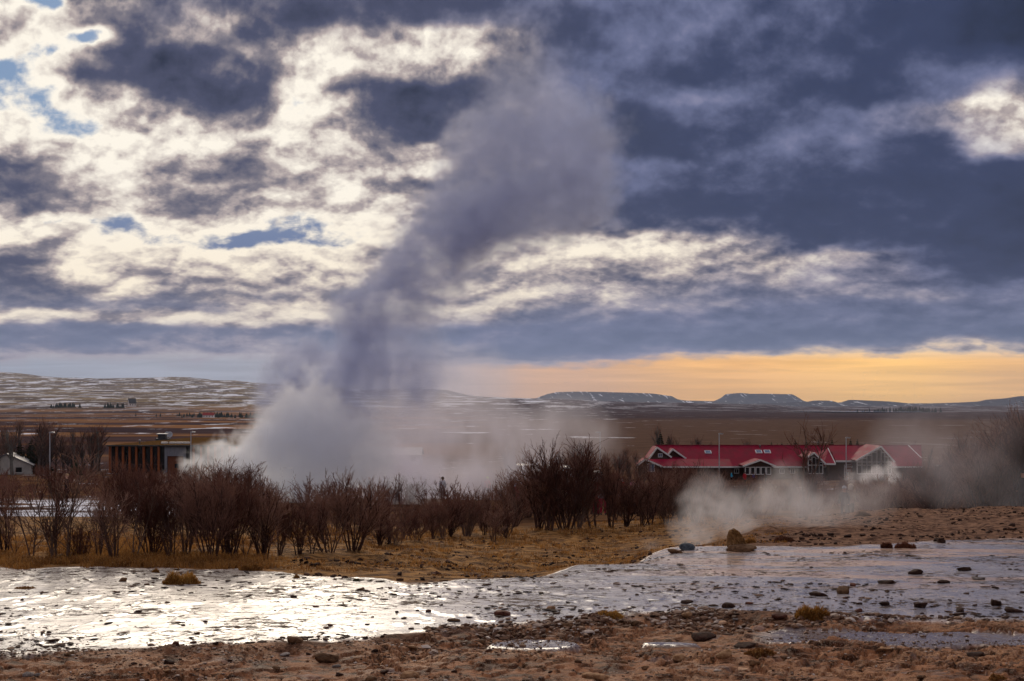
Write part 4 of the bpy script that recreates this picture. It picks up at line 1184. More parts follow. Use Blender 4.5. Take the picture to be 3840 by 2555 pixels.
# a few lone bare trees and shrubs round the hotel
for kk, px, tp, ft, d, lab in (('sapling', 3020, 1560, 1870, 62, "leaning bare sapling in front of the red roof"), ('upright', 3050, 1770, 1880, 70, "bare bush below the glazed hotel entrance"),
                               ('upright', 3160, 1800, 1890, 74, "bare bush in front of the hotel sign"), ('low', 3235, 1820, 1890, 76, "low bare bush before the large glazed gable"), ('upright', 2960, 1790, 1890, 72, "bare bush left of the leaning sapling")):
    plant(kk, px, d, (ft - tp) / F * d, lab, "shrub", None, 1.3, z=-(ft - HY) / F * d)

# tall bare thicket climbing to the right edge
_rt = []
for i in range(92):
    t = rg2.random()
    px = 3320 + 680 * t ** 0.75 + rg2.uniform(-20, 20)
    d = rg2.uniform(62, 92)
    top = np.interp(px, [3290, 3400, 3500, 3650, 3750, 3840, 4000], [1880, 1790, 1715, 1650, 1605, 1550, 1530]) + rg2.uniform(0, 110)
    _rt.append((px, d, top))
for i, (px, d, top) in enumerate(sorted(_rt)):
    x = (px - CX) / F * d
    z = float(far_h(np.array([x]), np.array([d]))[0]) if d > 58 else float(H(x, d))
    h = max((HY - top) / F * d - z, 1.4)
    plant('birch' if rg2.random() < .25 else 'dense', px, d, h, "bare birch in the brown thicket climbing to the right, %s from its left end" % nth(i + 1), "tree", "birches of the thicket on the right", 1.0, name="bare_birch", z=z)


def scatter(name, label, srcs, places, lod, mats):
    """Many plants of one mass joined into one mesh: places = (x, y, z, height, rot)."""
    V = []; Fs = []; off = 0
    for k, (x, y, z, h, rot) in enumerate(places):
        kind, i = srcs[k % len(srcs)]
        sv, sf, tv, tf = KIND[kind][i % len(KIND[kind])][2]
        s = h / NATIVE_H[kind]
        for v, f, step, sd in ((sv, sf, 1, 4), (tv, tf, lod, 3)):
            # keep whole tubes only: a share of the faces
            f = f if step == 1 else f[(np.arange(len(f)) // 6) % step == 0]
            used = np.unique(f); mp = np.zeros(len(v), int); mp[used] = np.arange(len(used))
            q = v[used] * s
            c, sn = math.cos(rot), math.sin(rot)
            V.append(np.stack([x + q[:, 0] * c - q[:, 1] * sn, y + q[:, 0] * sn + q[:, 1] * c, z + q[:, 2]], 1))
            Fs.append(mp[f] + off); off += len(used)
    o = link(name, mesh_np(name, np.concatenate(V), np.concatenate(Fs), True, mats))
    tag(o, label, None, None, 'stuff')
    return o


# purple-brown scrub filling the ground between the waterside and the buildings
def scrub_small(seed):
    return shrub_meshes(seed, 1.5, 1.4, 7, 4, 3, 1, 0.7, thick=2.6)


KIND['scrub'] = [scrub_small(300 + i) for i in range(3)]; NATIVE_H['scrub'] = 1.5
pl = []
for i in range(520):
    px = rg2.uniform(-250, 3400); d = math.exp(rg2.uniform(math.log(85), math.log(225)))
    if px > 1000 and px < 2450 and d > 120 and rg2.random() < 0.7: continue
    if 380 < px < 1020 and d > 215: continue
    if 2350 < px and d > 215: continue
    x = (px - CX) / F * d
    pl.append((x, d, float(far_h(np.array([x]), np.array([d]))[0]), rg2.uniform(0.9, 2.0), rg2.uniform(0, 6.28)))
scatter("scrubland_undergrowth", "low purple-brown scrub covering the ground before the buildings", [('scrub', i) for i in range(3)], pl, 1, [M_TWIG])
pl = []
for i in range(170):
    px = rg2.uniform(3250, 4100); d = rg2.uniform(66, 100)
    x = (px - CX) / F * d
    pl.append((x, d, float(far_h(np.array([x]), np.array([d]))[0]), rg2.uniform(1.2, 2.0 + (px - 3250) / 500), rg2.uniform(0, 6.28)))
scatter("thicket_undergrowth", "tangled brown twigs at the foot of the thicket on the right", [('scrub', i) for i in range(3)], pl, 1, [M_TWIG])

# bare trees left of the visitor building and behind the hotel
_tl = sorted([(rg2.uniform(-60, 392), rg2.uniform(205, 250), rg2.uniform(5.2, 8.4)) for _ in range(40)])
for i, (px, d, h) in enumerate(_tl):
    plant('poplar' if rg2.random() < .85 else 'birch', px, d, h, "slender bare tree, %s from the left in the grove by the small house" % nth(i + 1), "tree", "bare trees of the grove by the small house", 0.9, name="bare_tree")
_tl = sorted([(px + rg2.uniform(-5, 5), rg2.uniform(252, 268), (1680 - tp) / F * 260) for px, tp in
              ((2465, 1520), (2500, 1540), (2535, 1560), (2555, 1570), (2587, 1558), (2603, 1570), (2622, 1565), (2641, 1590), (2655, 1580), (2668, 1585), (2745, 1590), (2785, 1575), (2800, 1585), (2815, 1570), (2832, 1590), (3400, 1580), (3440, 1590), (3475, 1600))])
for i, (px, d, h) in enumerate(_tl):
    plant('poplar', px, d, h + 1.2, "thin bare tree behind the red roof, %s from the left" % nth(i + 1), "tree", "thin bare trees behind the hotel", 0.7, name="bare_tree")
_ml = sorted([(rg2.uniform(1880, 2420), rg2.uniform(150, 240), rg2.uniform(2.5, 5)) for _ in range(14)])
for i, (px, d, h) in enumerate(_ml):
    plant('birch', px, d, h, "faint bare tree in the drifting steam left of the hotel, %s from the left" % nth(i + 1), "tree", "bare trees in the steam left of the hotel", 0.9, name="bare_tree")


def conifer_meshes(seed, h=5.0, w=1.5):
    rg = np.random.default_rng(seed)
    tr = tubes([(np.array([(0, 0, -0.2), (0, 0, h * .5), (0, 0, h)]), np.array([0.11, 0.07, 0.015]))], 6)
    V = []; Fc = []; off = 0
    nl = 20
    for k in range(nl):
        t = k / (nl - 1); z = h * (0.06 + 0.93 * t); R = w * (1 - t) ** 0.85 * rg.uniform(0.85, 1.1) + 0.06
        nb = int(13 - 6 * t)
        for b in range(nb):
            a = 2 * math.pi * (b + rg.uniform(-.3, .3)) / nb + k; rr = R * rg.uniform(0.75, 1.08)
            dx, dy = math.cos(a), math.sin(a)
            for j in range(6):
                s0 = rg.uniform(0.05, 0.85); l = rr * rg.uniform(0.25, 0.45); sw = rg.uniform(-0.6, 0.6)
                p = np.array((dx * rr * s0, dy * rr * s0, z - 0.22 * rr * s0 + rg.uniform(-.03, .05)))
                d = np.array((dx * math.cos(sw) - dy * math.sin(sw), dx * math.sin(sw) + dy * math.cos(sw), rg.uniform(-0.35, 0.1)))
                u = np.cross(d, (0, 0, 1)); u /= np.linalg.norm(u) + 1e-9
                ww = 0.05 + 0.03 * rr
                V += [p - u * ww, p + u * ww, p + d * l + np.array((0, 0, -0.02)), p + np.array((0, 0, -ww * 1.6)), p + np.array((0, 0, ww * 1.2))]
                Fc += [(off, off + 1, off + 2), (off + 3, off + 4, off + 2)]; off += 5
    return mesh_np("trunk", tr[0], tr[1], True, [M_TRUNK]), mesh_np("crown", np.array(V), np.array(Fc), False, [M_NEEDLE])


CONI = [conifer_meshes(400 + i) for i in range(3)]


def conifer(px, d, h, label, group, w=1.0):
    x = (px - CX) / F * d
    r = empty("fir_tree", (x, d, float(far_h(np.array([x]), np.array([d]))[0])), random.uniform(0, 6))
    s = h / 5.0; r.scale = (s * w, s * w, s)
    tag(r, label, "fir tree", group)
    a, b = CONI[random.randrange(3)]
    link("trunk", a, r); link("crown", b, r)


_cf = sorted([(75, 228, 5.4, 1.0), (118, 230, 5.8, 1.0), (132, 226, 5.0, 1.1), (160, 229, 6.0, 1.0), (45, 235, 5.2, 1), (283, 212, 2.4, 1.7)])
for i, (px, d, h, w) in enumerate(_cf):
    conifer(px, d, h, "dark fir among the bare trees by the small house, %s from the left" % nth(i + 1), "firs by the small house", w)
conifer(2477, 262, 7.4, "tall dark fir left of the hotel gable, the taller of two", None, 1.0)
conifer(2507, 264, 6.6, "dark fir left of the hotel gable, the shorter of two", None, 1.1)
_cf = [(2862, 1668), (2893, 1658), (2915, 1664), (2932, 1660), (2952, 1664), (2982, 1650), (3024, 1652), (3046, 1664), (3070, 1648), (3095, 1664), (3120, 1645), (3166, 1664), (3190, 1648), (3215, 1648), (3232, 1664), (3244, 1660)]
for i, (px, tp) in enumerate(_cf):
    d = 262.0; x = (px - CX) / F * d; z = float(far_h(np.array([x]), np.array([d]))[0])
    conifer(px, d, (HY - tp) / F * d - z, "small dark fir peeping over the red roof, %s from the left" % nth(i + 1), "small firs behind the red roof", 0.85)

# far woods on the plain: dark dots round the farms
def far_wood(name, label, spots):
    V = []; Fs = []; off = 0; rg = np.random.default_rng(77)
    for px, d, n, spread, h, dz in spots:
        for i in range(n):
            q = (px + rg.normal(0, spread) - CX) / F * d; yy = d + rg.normal(0, 30)
            z = float(far_h(np.array([q]), np.array([yy]))[0]) + dz; hh = h * rg.uniform(0.6, 1.1); w = hh * rg.uniform(0.25, 0.4)
            for lv in range(3):
                zb = z + hh * lv * 0.25; zt = z + hh * (0.5 + lv * 0.25); r = w * (1 - lv * 0.28)
                a = np.arange(7) / 7 * 2 * np.pi + rg.uniform(0, 1)
                rad = r * rg.uniform(0.75, 1.15, 7)
                V.append(np.concatenate([np.stack([q + rad * np.cos(a), yy + rad * np.sin(a), np.full(7, zb)], 1), [(q, yy, zt)]]))
                Fs.append(np.array([(off + k, off + (k + 1) % 7, off + 7) for k in range(7)])); off += 8
    o = link(name, mesh_np(name, np.concatenate(V), np.concatenate(Fs), False, [M_NEEDLE])); tag(o, label, kind='stuff')


far_wood("far_treeline", "dark far-off rows of trees round the farms", [(235, 2280, 34, 20, 9, 12), (430, 2080, 16, 12, 8, 12), (800, 1830, 60, 40, 7, 0), (950, 1800, 30, 30, 7, 0), (3420, 3300, 60, 45, 14, 0), (3300, 3350, 30, 30, 10, 0), (700, 2100, 20, 60, 6, 0)])


# ------------------------------------------------------------------ dry grass
def grass_material(name, c0, c1, c2):
    m, N = mat(name)
    geo = N.n.new('ShaderNodeNewGeometry')
    n = N.noise(geo.outputs['Position'], 1.2, 4.0, 0.6); n2 = N.noise(geo.outputs['Position'], 40.0, 2.0, 0.5)
    c = N.mix(N.mr(n, 0.38, 0.62), c0, c1); c = N.mix(N.mr(n2, 0.5, 0.75), c, c2)
    N.l.new(c, N.bs.inputs['Base Color']); N.bs.inputs['Roughness'].default_value = 0.8; N.bs.inputs['Specular IOR Level'].default_value = 0.08
    tl = N.n.new('ShaderNodeBsdfTranslucent'); N.l.new(c, tl.inputs[0])
    mx = N.n.new('ShaderNodeMixShader'); mx.inputs[0].default_value = 0.45
    N.l.new(N.bs.outputs[0], mx.inputs[1]); N.l.new(tl.outputs[0], mx.inputs[2]); N.l.new(mx.outputs[0], N.out.inputs[0])
    return m


M_GRASS = grass_material("dry_grass", (0.18, 0.075, 0.024), (0.42, 0.205, 0.058), (0.50, 0.31, 0.12))
M_GRASS_G = grass_material("yellow_grass", (0.24, 0.10, 0.022), (0.44, 0.23, 0.055), (0.52, 0.34, 0.12))
M_GRASS_R = grass_material("red_brown_grass", (0.06, 0.022, 0.014), (0.15, 0.055, 0.032), (0.19, 0.09, 0.05))


def blades(pos, hgt, rg, lean=0.5, wid=0.008):
    n = len(pos)
    a = rg.uniform(0, 2 * np.pi, n); ln = rg.uniform(0.1, lean, n) * hgt
    dx, dy = np.cos(a), np.sin(a)
    px_, py_ = -dy, dx
    w = wid * rg.uniform(0.7, 1.4, n)
    b0 = pos + np.stack([px_ * w, py_ * w, np.zeros(n)], 1); b1 = pos - np.stack([px_ * w, py_ * w, np.zeros(n)], 1)
    mid = pos + np.stack([dx * ln * .35, dy * ln * .35, hgt * .62], 1)
    m0 = mid + np.stack([px_ * w * .8, py_ * w * .8, np.zeros(n)], 1); m1 = mid - np.stack([px_ * w * .8, py_ * w * .8, np.zeros(n)], 1)
    tip = pos + np.stack([dx * ln, dy * ln, hgt * .95], 1)
    V = np.stack([b0, b1, m1, m0, tip], 1).reshape(-1, 3)
    i = np.arange(n) * 5
    return V, np.stack([i, i + 1, i + 2, i + 3], 1), np.stack([i + 3, i + 2, i + 4], 1)


def build_grass():
    rg = np.random.default_rng(5)
    n = 9000
    px = rg.uniform(-300, 2950, n); t = rg.random(n)
    df = line_d(px, FAR_EDGE)
    far = np.where(px < 1000, 34 + 5 * t, df + 26 * t)
    d = np.where(px < 1000, df + 0.15 + (far - df) * t, df + 0.5 + 26 * t ** 1.2)
    x = (px - CX) / F * d
    keep = (fbm(x * 0.9, d * 0.9, 3, 91) > np.where(px < 1000, 0.40, 0.50)) & (d < 57)
    x, d = x[keep], d[keep]
    m_ = 7
    x = np.repeat(x, m_) + rg.normal(0, 0.07, len(x) * m_); d = np.repeat(d, m_) + rg.normal(0, 0.07, len(d) * m_)
    z = H(x, d)
    hh = (0.04 + 0.22 * fbm(x * 0.5, d * 0.5, 3, 95)) * rg.uniform(0.5, 1.2, len(x)) * np.where(photo_col(x, d) > 1050, 0.42 + 0.5 * sstep(8, 16, d - line_d(photo_col(x, d), FAR_EDGE)), 0.9)
    V, q, t3 = blades(np.stack([x, d, z - 0.01], 1), hh, rg, 0.9, 0.010)
    o = link("dry_grass", mesh_np("dry_grass", V, [q, t3], False, [M_GRASS])); tag(o, "dry tawny grass on the bank between water and shrubs", kind='stuff')


build_grass()


def tuft(px, py, wpx, hpx, label, m, n=220, name="grass_tuft", seed=0):
    rg = np.random.default_rng(seed + int(px)); n = int(n * 1.8)
    p = drop(px, py); s = p.y / F
    w = wpx * s / 2; h = hpx * s
    a = rg.uniform(0, 2 * np.pi, n); r = np.sqrt(rg.random(n))
    bx = np.cos(a) * r * w; by = np.sin(a) * r * w * 0.7
    zz = H(p.x + bx, p.y + by) - p.z + 0.22 * h * (1 - r ** 2)
    prof = (0.45 + 0.55 * vnoise(bx / w * 2.2 + 5, by / w + 3, int(px))) * (1 - 0.6 * r ** 3)
    V, q, t3 = blades(np.stack([bx, by, zz - .01], 1), h * 1.15 * prof * rg.uniform(.5, 1.2, n), rg, 0.7, 0.007)
    r_ = empty(name, p); tag(r_, label, "grass tuft", None)
    o = link("blades", mesh_np("blades", V, [q, t3], False, [m]), r_); o['kind'] = 'stuff'
    # the earthen hummock it grows from
    k = 14; ang = np.arange(k) / k * 2 * np.pi
    rows = [(1.02, -0.06), (0.9, 0.04), (0.6, 0.18), (0.25, 0.25)]
    hv = []
    for rr, zz_ in rows:
        wob = 1 + 0.15 * np.sin(3 * ang + px) + 0.08 * np.sin(5 * ang)
        X_ = np.cos(ang) * w * rr * wob; Y_ = np.sin(ang) * w * 0.7 * rr * wob
        hv.append(np.stack([X_, Y_, H(p.x + X_, p.y + Y_) - p.z + zz_ * h * .9], 1))
    hv.append(np.array([[0, 0, 0.26 * h * .9]]))
    fq = [np.array([(a_ * k + i, a_ * k + (i + 1) % k, (a_ + 1) * k + (i + 1) % k, (a_ + 1) * k + i) for i in range(k)]) for a_ in range(3)]
    ft = np.array([(3 * k + i, 3 * k + (i + 1) % k, 4 * k) for i in range(k)])
    link("hummock", mesh_np("hummock", np.concatenate(hv), fq + [ft], True, [m]), r_)
    return r_


tuft(680, 2190, 142, 46, "large tawny grass tuft alone on the white sinter sheet", M_GRASS_G, 520)
tuft(585, 2146, 30, 14, "small brown grass tuft at the edge of the bank, left of the large tuft", M_GRASS, 120)
tuft(95, 2208, 80, 12, "flat brown grass patch in the white sheet far left", M_GRASS, 160)
tuft(940, 2140, 90, 34, "reddish grass clump jutting into the water from the bank", M_GRASS, 260)
tuft(1110, 2168, 28, 14, "tiny grass clump beside the water corner", M_GRASS, 90)
tuft(3045, 2322, 130, 52, "bright yellow grass tuft on the dark crust", M_GRASS_G, 520)
tuft(2290, 2312, 95, 26, "orange grass sprouting at the edge of the brown crust", M_GRASS_G, 260)
tuft(3325, 2056, 46, 26, "dark red-brown tuft, left of the pair at the far waterside", M_GRASS_R, 260)
tuft(3395, 2056, 84, 26, "dark red-brown tuft, right of the pair at the far waterside", M_GRASS_R, 300)
tuft(2812, 2038, 46, 26, "round brown tuft beside the standing rock", M_GRASS, 220)
tuft(2940, 2030, 80, 22, "reddish low tuft right of the steam vent", M_GRASS_R, 220)
tuft(2850, 2452, 120, 30, "yellow-brown tuft in the near crust", M_GRASS, 260)
tuft(3740, 2552, 70, 18, "pale tuft at the bottom right", M_GRASS, 160)

# ------------------------------------------------------------------ stones
def rock_material(name, c0, c1, c2, rough=0.85, bump=0.6):
    m, N = mat(name)
    oi = N.n.new('ShaderNodeObjectInfo'); geo = N.n.new('ShaderNodeNewGeometry')
    P = geo.outputs['Position']
    n = N.noise(P, 14.0, 5.0, 0.65); n2 = N.noise(P, 60.0, 3.0, 0.6)
    c = N.mix(N.mr(n, 0.35, 0.65), c0, c1); c = N.mix(N.mr(n2, 0.56, 0.7), c, c2)
    N.l.new(N.v('SCALE', c, scale=N.mr(oi.outputs['Random'], 0, 1, 0.75, 1.2, 'LINEAR')), N.bs.inputs['Base Color'])
    N.bs.inputs['Roughness'].default_value = rough; N.bs.inputs['Specular IOR Level'].default_value = 0.06
    b = N.n.new('ShaderNodeBump'); b.inputs['Strength'].default_value = bump; b.inputs['Distance'].default_value = 0.02
    N.l.new(N.m('ADD', n, N.m('MULTIPLY', n2, 0.4)), b.inputs['Height']); N.l.new(b.outputs[0], N.bs.inputs['Normal'])
    return m


M_ROCK = {
    'dark': rock_material("dark_stone", (0.022, 0.011, 0.008), (0.060, 0.030, 0.021), (0.11, 0.062, 0.042), 0.8),
    'red': rock_material("red_brown_stone", (0.060, 0.020, 0.013), (0.13, 0.048, 0.030), (0.18, 0.09, 0.06), 0.7),
    'brown': rock_material("brown_stone", (0.075, 0.038, 0.020), (0.18, 0.098, 0.050), (0.24, 0.15, 0.09)),
    'tan': rock_material("tan_stone", (0.20, 0.105, 0.050), (0.38, 0.22, 0.115), (0.45, 0.31, 0.19)),
    'grey': rock_material("grey_stone", (0.15, 0.125, 0.11), (0.28, 0.245, 0.22), (0.38, 0.34, 0.30)),
    'pale': rock_material("pale_sinter_stone", (0.38, 0.30, 0.25), (0.55, 0.47, 0.41), (0.62, 0.56, 0.50)),
    'peach': rock_material("peach_sinter_stone", (0.45, 0.26, 0.15), (0.62, 0.40, 0.25), (0.65, 0.50, 0.36)),
    'ochre': rock_material("ochre_rock", (0.17, 0.080, 0.028), (0.40, 0.215, 0.085), (0.48, 0.30, 0.14), 0.85, 1.0),
    'blue': rock_material("blue_grey_stone", (0.055, 0.062, 0.075), (0.12, 0.14, 0.165), (0.22, 0.24, 0.27), 0.7),
    'moss': rock_material("mossy_dark_stone", (0.020, 0.022, 0.010), (0.060, 0.055, 0.020), (0.09, 0.075, 0.035)),
}


def rock_mesh(seed, flat=0.6, block=0.0, sub=3):
    bm = bmesh.new(); bmesh.ops.create_icosphere(bm, subdivisions=sub, radius=1.0)
    rg = np.random.default_rng(seed)
    co = np.array([v.co[:] for v in bm.verts])
    if block:                                     # squarer stones
        p = 2 + 4 * block
        nrm = (np.abs(co) ** p).sum(1) ** (1 / p); co = co / nrm[:, None]
    for k in range(7):                            # a few broken facets
        n = rg.normal(0, 1, 3); n /= np.linalg.norm(n); lim = rg.uniform(0.55, 0.88)
        dd = co @ n; over = np.clip(dd - lim, 0, None); co -= over[:, None] * n * 0.9
    a = rg.uniform(0, 10, 3)
    nz = (fbm(co[:, 0] * 1.6 + a[0], co[:, 1] * 1.6 + co[:, 2] * 1.3 + a[1], 3, seed) - 0.5)
    nz2 = (fbm(co[:, 0] * 5 + a[2], co[:, 2] * 5 + co[:, 1] * 4, 2, seed + 3) - 0.5)
    co = co * (1 + 0.42 * nz + 0.12 * nz2)[:, None]
    co[:, 2] *= flat; co[:, 1] *= rg.uniform(0.7, 1.0)
    for v, c in zip(bm.verts, co): v.co = c
    me = bpy.data.meshes.new("stone"); bm.to_mesh(me); bm.free()
    me.polygons.foreach_set('use_smooth', np.ones(len(me.polygons), bool))
    w = co[:, 0].max() - co[:, 0].min()
    return me, w, co[:, 2].min(), co[:, 2].max()


ROCKS = {'lump': [rock_mesh(500 + i, 0.52, 0.15 * (i % 3)) for i in range(6)], 'slab': [rock_mesh(520 + i, 0.30, 0.3) for i in range(4)], 'block': [rock_mesh(540 + i, 0.55, 0.8) for i in range(3)]}
_rock_mats = {}


def rock(px, py, wpx, shape, colour, label, group=None, sink=0.3, name="stone", hk=1.0):
    p = drop(px, py)
    me, w, z0, z1 = ROCKS[shape][random.randrange(len(ROCKS[shape]))]
    key = (me.name, colour)
    if key not in _rock_mats:
        m2 = me.copy(); m2.name = "stone"; m2.materials.append(M_ROCK[colour]); _rock_mats[key] = m2
    s = wpx * p.y / F / w
    o = link(name, _rock_mats[key]); o.scale = (s, s, s * hk)
    o.rotation_euler = (random.uniform(-.12, .12), random.uniform(-.12, .12), random.choice((0, math.pi)) + random.uniform(-.25, .25))
    o.location = (p.x, p.y, p.z - s * hk * (z0 + (z1 - z0) * sink))
    tag(o, label, "stone", group)
    return o


Z = 2.394
LST = []   # (zoom origin x, list of (zx, zy, width, shape, colour))
for ox, items in (
    (0, "1105 672 80 b brown;1325 706 60 s brown;200 842 35 l dark;100 988 35 l dark;1240 950 85 s dark;1645 1072 40 l dark;1845 1046 45 l dark;1770 1144 60 l brown;440 1135 55 l dark;395 1120 30 l dark;550 1240 45 l dark;487 1264 30 l dark;"
        "635 1340 105 l brown;1365 1248 95 s red;1360 1204 50 s dark;1578 1238 65 l red;1735 1228 65 l red;1940 1238 60 l dark;355 1350 45 l dark;250 1522 110 l grey;340 1534 75 l grey;1205 1418 65 l dark;1265 1432 40 l dark;1510 1412 110 l dark;2110 626 35 l dark;1500 1505 80 l tan;1150 520 40 l dark;800 766 30 s dark;420 778 36 s dark;2060 1395 60 l dark;1620 1380 40 l dark;905 1032 34 s dark;60 918 60 s dark;1500 866 60 s brown"),
    (960, "900 668 75 l moss;945 752 90 s brown;340 820 65 l dark;240 792 25 l dark;535 902 65 s red;1045 996 35 l red;1265 955 35 b dark;1545 945 60 l red;1665 890 40 l dark;665 1072 60 l red;625 1096 75 s red;995 1064 50 s dark;2215 978 170 l red;1778 1032 135 s brown;2265 1046 80 s brown;1395 1104 60 l dark;1135 1172 42 b dark;240 1184 55 l dark;"
          "355 1224 170 b brown;395 1130 40 s dark;560 1170 40 l dark;825 1162 25 l dark;985 1192 60 l dark;825 1222 45 l dark;2020 1226 90 l brown;1590 1240 45 l tan;1415 1278 120 s tan;1070 1310 75 l dark;640 1392 240 l brown;470 1330 60 l dark;260 1336 110 s grey;730 1438 95 s grey;180 1464 80 l brown;1150 1508 85 l dark;745 1520 80 l dark;1375 1540 200 l tan;1030 1562 120 l brown;1780 1492 60 l dark;1450 940 35 l dark;2095 745 40 s dark;1885 682 40 s dark;2000 652 40 l dark;490 1180 70 s dark;630 1175 70 s dark;740 1155 60 s dark;1240 1012 40 s dark;1915 1000 70 s dark;1450 1056 60 s dark;1325 1010 60 s dark"),
    (1920, "350 924 95 l tan;640 992 60 l red;610 945 55 s dark;1575 988 110 l tan;1890 1058 100 l peach;2005 1030 60 l grey;1940 908 140 l dark;2125 876 90 s red;2165 958 40 l dark;1180 740 40 l dark;1120 798 40 l dark;1085 992 40 l dark;1150 985 35 l dark;1265 992 60 l dark;685 1140 130 s pale;730 1148 45 l pale;1405 938 30 b dark;500 1088 110 l brown;"
           "2095 1268 230 s dark;1915 1346 170 l tan;1497 1376 135 l tan;1010 1406 75 l tan;1205 1462 100 l brown;2170 1418 120 l brown;760 1550 300 s tan;1840 1474 85 s pale;2085 1472 120 s peach;350 1494 60 l dark;250 1312 60 l brown;500 862 50 s dark;820 946 70 s dark;1560 868 130 s dark;2160 1120 40 s pale;1390 1000 110 s red;1100 1060 90 l brown;1700 1190 250 s dark;250 1050 50 l dark;430 1040 50 l dark;2010 975 60 l dark;25 1160 60 l brown;590 1400 80 l brown"),
    (2880, "760 716 60 b red;675 782 135 b brown;1320 608 150 l dark;695 826 65 s red;1575 686 130 s dark;1770 576 150 s dark;1870 630 35 l dark;1905 654 165 s grey;2040 734 75 s dark;2045 888 115 b dark;1370 908 140 b dark;815 944 80 l red;1720 944 80 b dark;1735 972 130 s dark;1640 1006 50 l dark;1470 986 45 l dark;2130 1004 75 s dark;100 1010 160 l red;1045 1296 175 s tan;"
           "1520 312 95 l dark;300 296 60 l dark;720 275 80 l dark;940 268 55 l dark;1375 1560 100 l brown;690 420 35 l dark;390 550 40 l dark;2190 180 70 l dark;1785 786 65 s dark;450 800 200 s dark;1050 885 120 s dark;820 880 80 s dark;2290 776 60 l dark;2200 945 220 s dark;1080 690 200 s dark;300 866 50 s dark;1790 1208 40 l dark;1880 1340 200 s dark;850 265 60 l dark;470 262 60 l dark;560 258 70 l dark;2100 160 45 l dark")):
    for it in items.split(';'):
        a, b, c, s, col = it.split()
        LST.append((ox + float(a) / Z, 1900 + float(b) / Z, float(c) / Z, {'l': 'lump', 's': 'slab', 'b': 'block'}[s], col))
SHAPEW = {'lump': "rounded", 'slab': "flat", 'block': "blocky"}
COLW = {'dark': "dark", 'red': "red-brown", 'brown': "brown", 'tan': "tan", 'grey': "grey", 'pale': "whitish", 'peach': "peach-coloured", 'blue': "blue-grey", 'moss': "mossy"}
_cnt = {}
for px, py, w, sh, col in sorted(LST):
    dn_ = float(np.interp(px, [q[0] for q in NEAR_EDGE], [q[1] for q in NEAR_EDGE])); df_ = float(np.interp(px, [q[0] for q in FAR_EDGE], [q[1] for q in FAR_EDGE]))
    where = "on the near brown crust" if py > dn_ else ("in the shallow water sheet" if py > df_ - 2 else "on the ground beyond the water")
    key = (sh, col, where); _cnt[key] = _cnt.get(key, 0) + 1
    rock(px, py, w * 0.9, sh, col, "%s %s stone %s, %s of these from the left" % (COLW[col], SHAPEW[sh], where, nth(_cnt[key])), "stones strewn over the sinter")

# the pale-brown rock standing upright on the mound: a ridged wedge
def standing_rock():
    p = drop(2762, 2060); s = p.y / F
    bm = bmesh.new(); bmesh.ops.create_icosphere(bm, subdivisions=4, radius=1.0)
    co = np.array([v.co[:] for v in bm.verts])
    co = co / (np.abs(co) ** 3).sum(1)[:, None] ** (1 / 3)
    z = (co[:, 2] + 1) / 2
    out = co.copy()
    taper = 0.92 - 0.55 * z ** 1.3
    out[:, 0] = co[:, 0] * taper * 1.02 - 0.42 * z + 0.10 + 0.34 * np.clip(0.5 - z, 0, 1) * (co[:, 0] > 0)
    out[:, 1] = co[:, 1] * (1 - 0.5 * z) * 0.7
    rid = np.abs(fbm(co[:, 0] * 4 + co[:, 2] * 1.6, co[:, 1] * 1.5, 2, 600) - 0.5) - 0.1
    out[:, 0] += rid * 0.35; out[:, 1] -= rid * 0.9
    out[:, 2] = z + 0.10 * (fbm(co[:, 0] * 2, co[:, 1] * 2, 2, 603) - .5) * z
    out *= np.array([44 * s, 42 * s, 84 * s])
    for v, c in zip(bm.verts, out): v.co = c
    me = bpy.data.meshes.new("standing_rock"); bm.to_mesh(me); bm.free(); me.materials.append(M_ROCK['ochre'])
    me.polygons.foreach_set('use_smooth', np.zeros(len(me.polygons), bool))
    o = link("standing_rock", me); o.location = (p.x, p.y, p.z - 0.05)
    tag(o, "ridged tan rock standing upright on the sinter mound beside the steam", "rock")


standing_rock()
rock(2772, 2066, 120, 'slab', 'brown', "low brown ledge round the foot of the standing rock", None, 0.45, "boulder")
rock(2575, 2062, 62, 'lump', 'blue', "blue-grey rock lying on the mound edge below the steam vent", None, 0.15, "boulder", 1.0)
rock(2535, 2074, 70, 'slab', 'brown', "low brown ledge of rock in front of the blue-grey rock", None, 0.3, "boulder")
rock(3530, 2036, 34, 'lump', 'dark', "dark conical stone beyond the far waterside", None, 0.2, "boulder", 1.5)
rock(3240, 1936, 58, 'lump', 'brown', "low brown hump of rock on the crest of the bare slope", None, 0.35, "boulder")


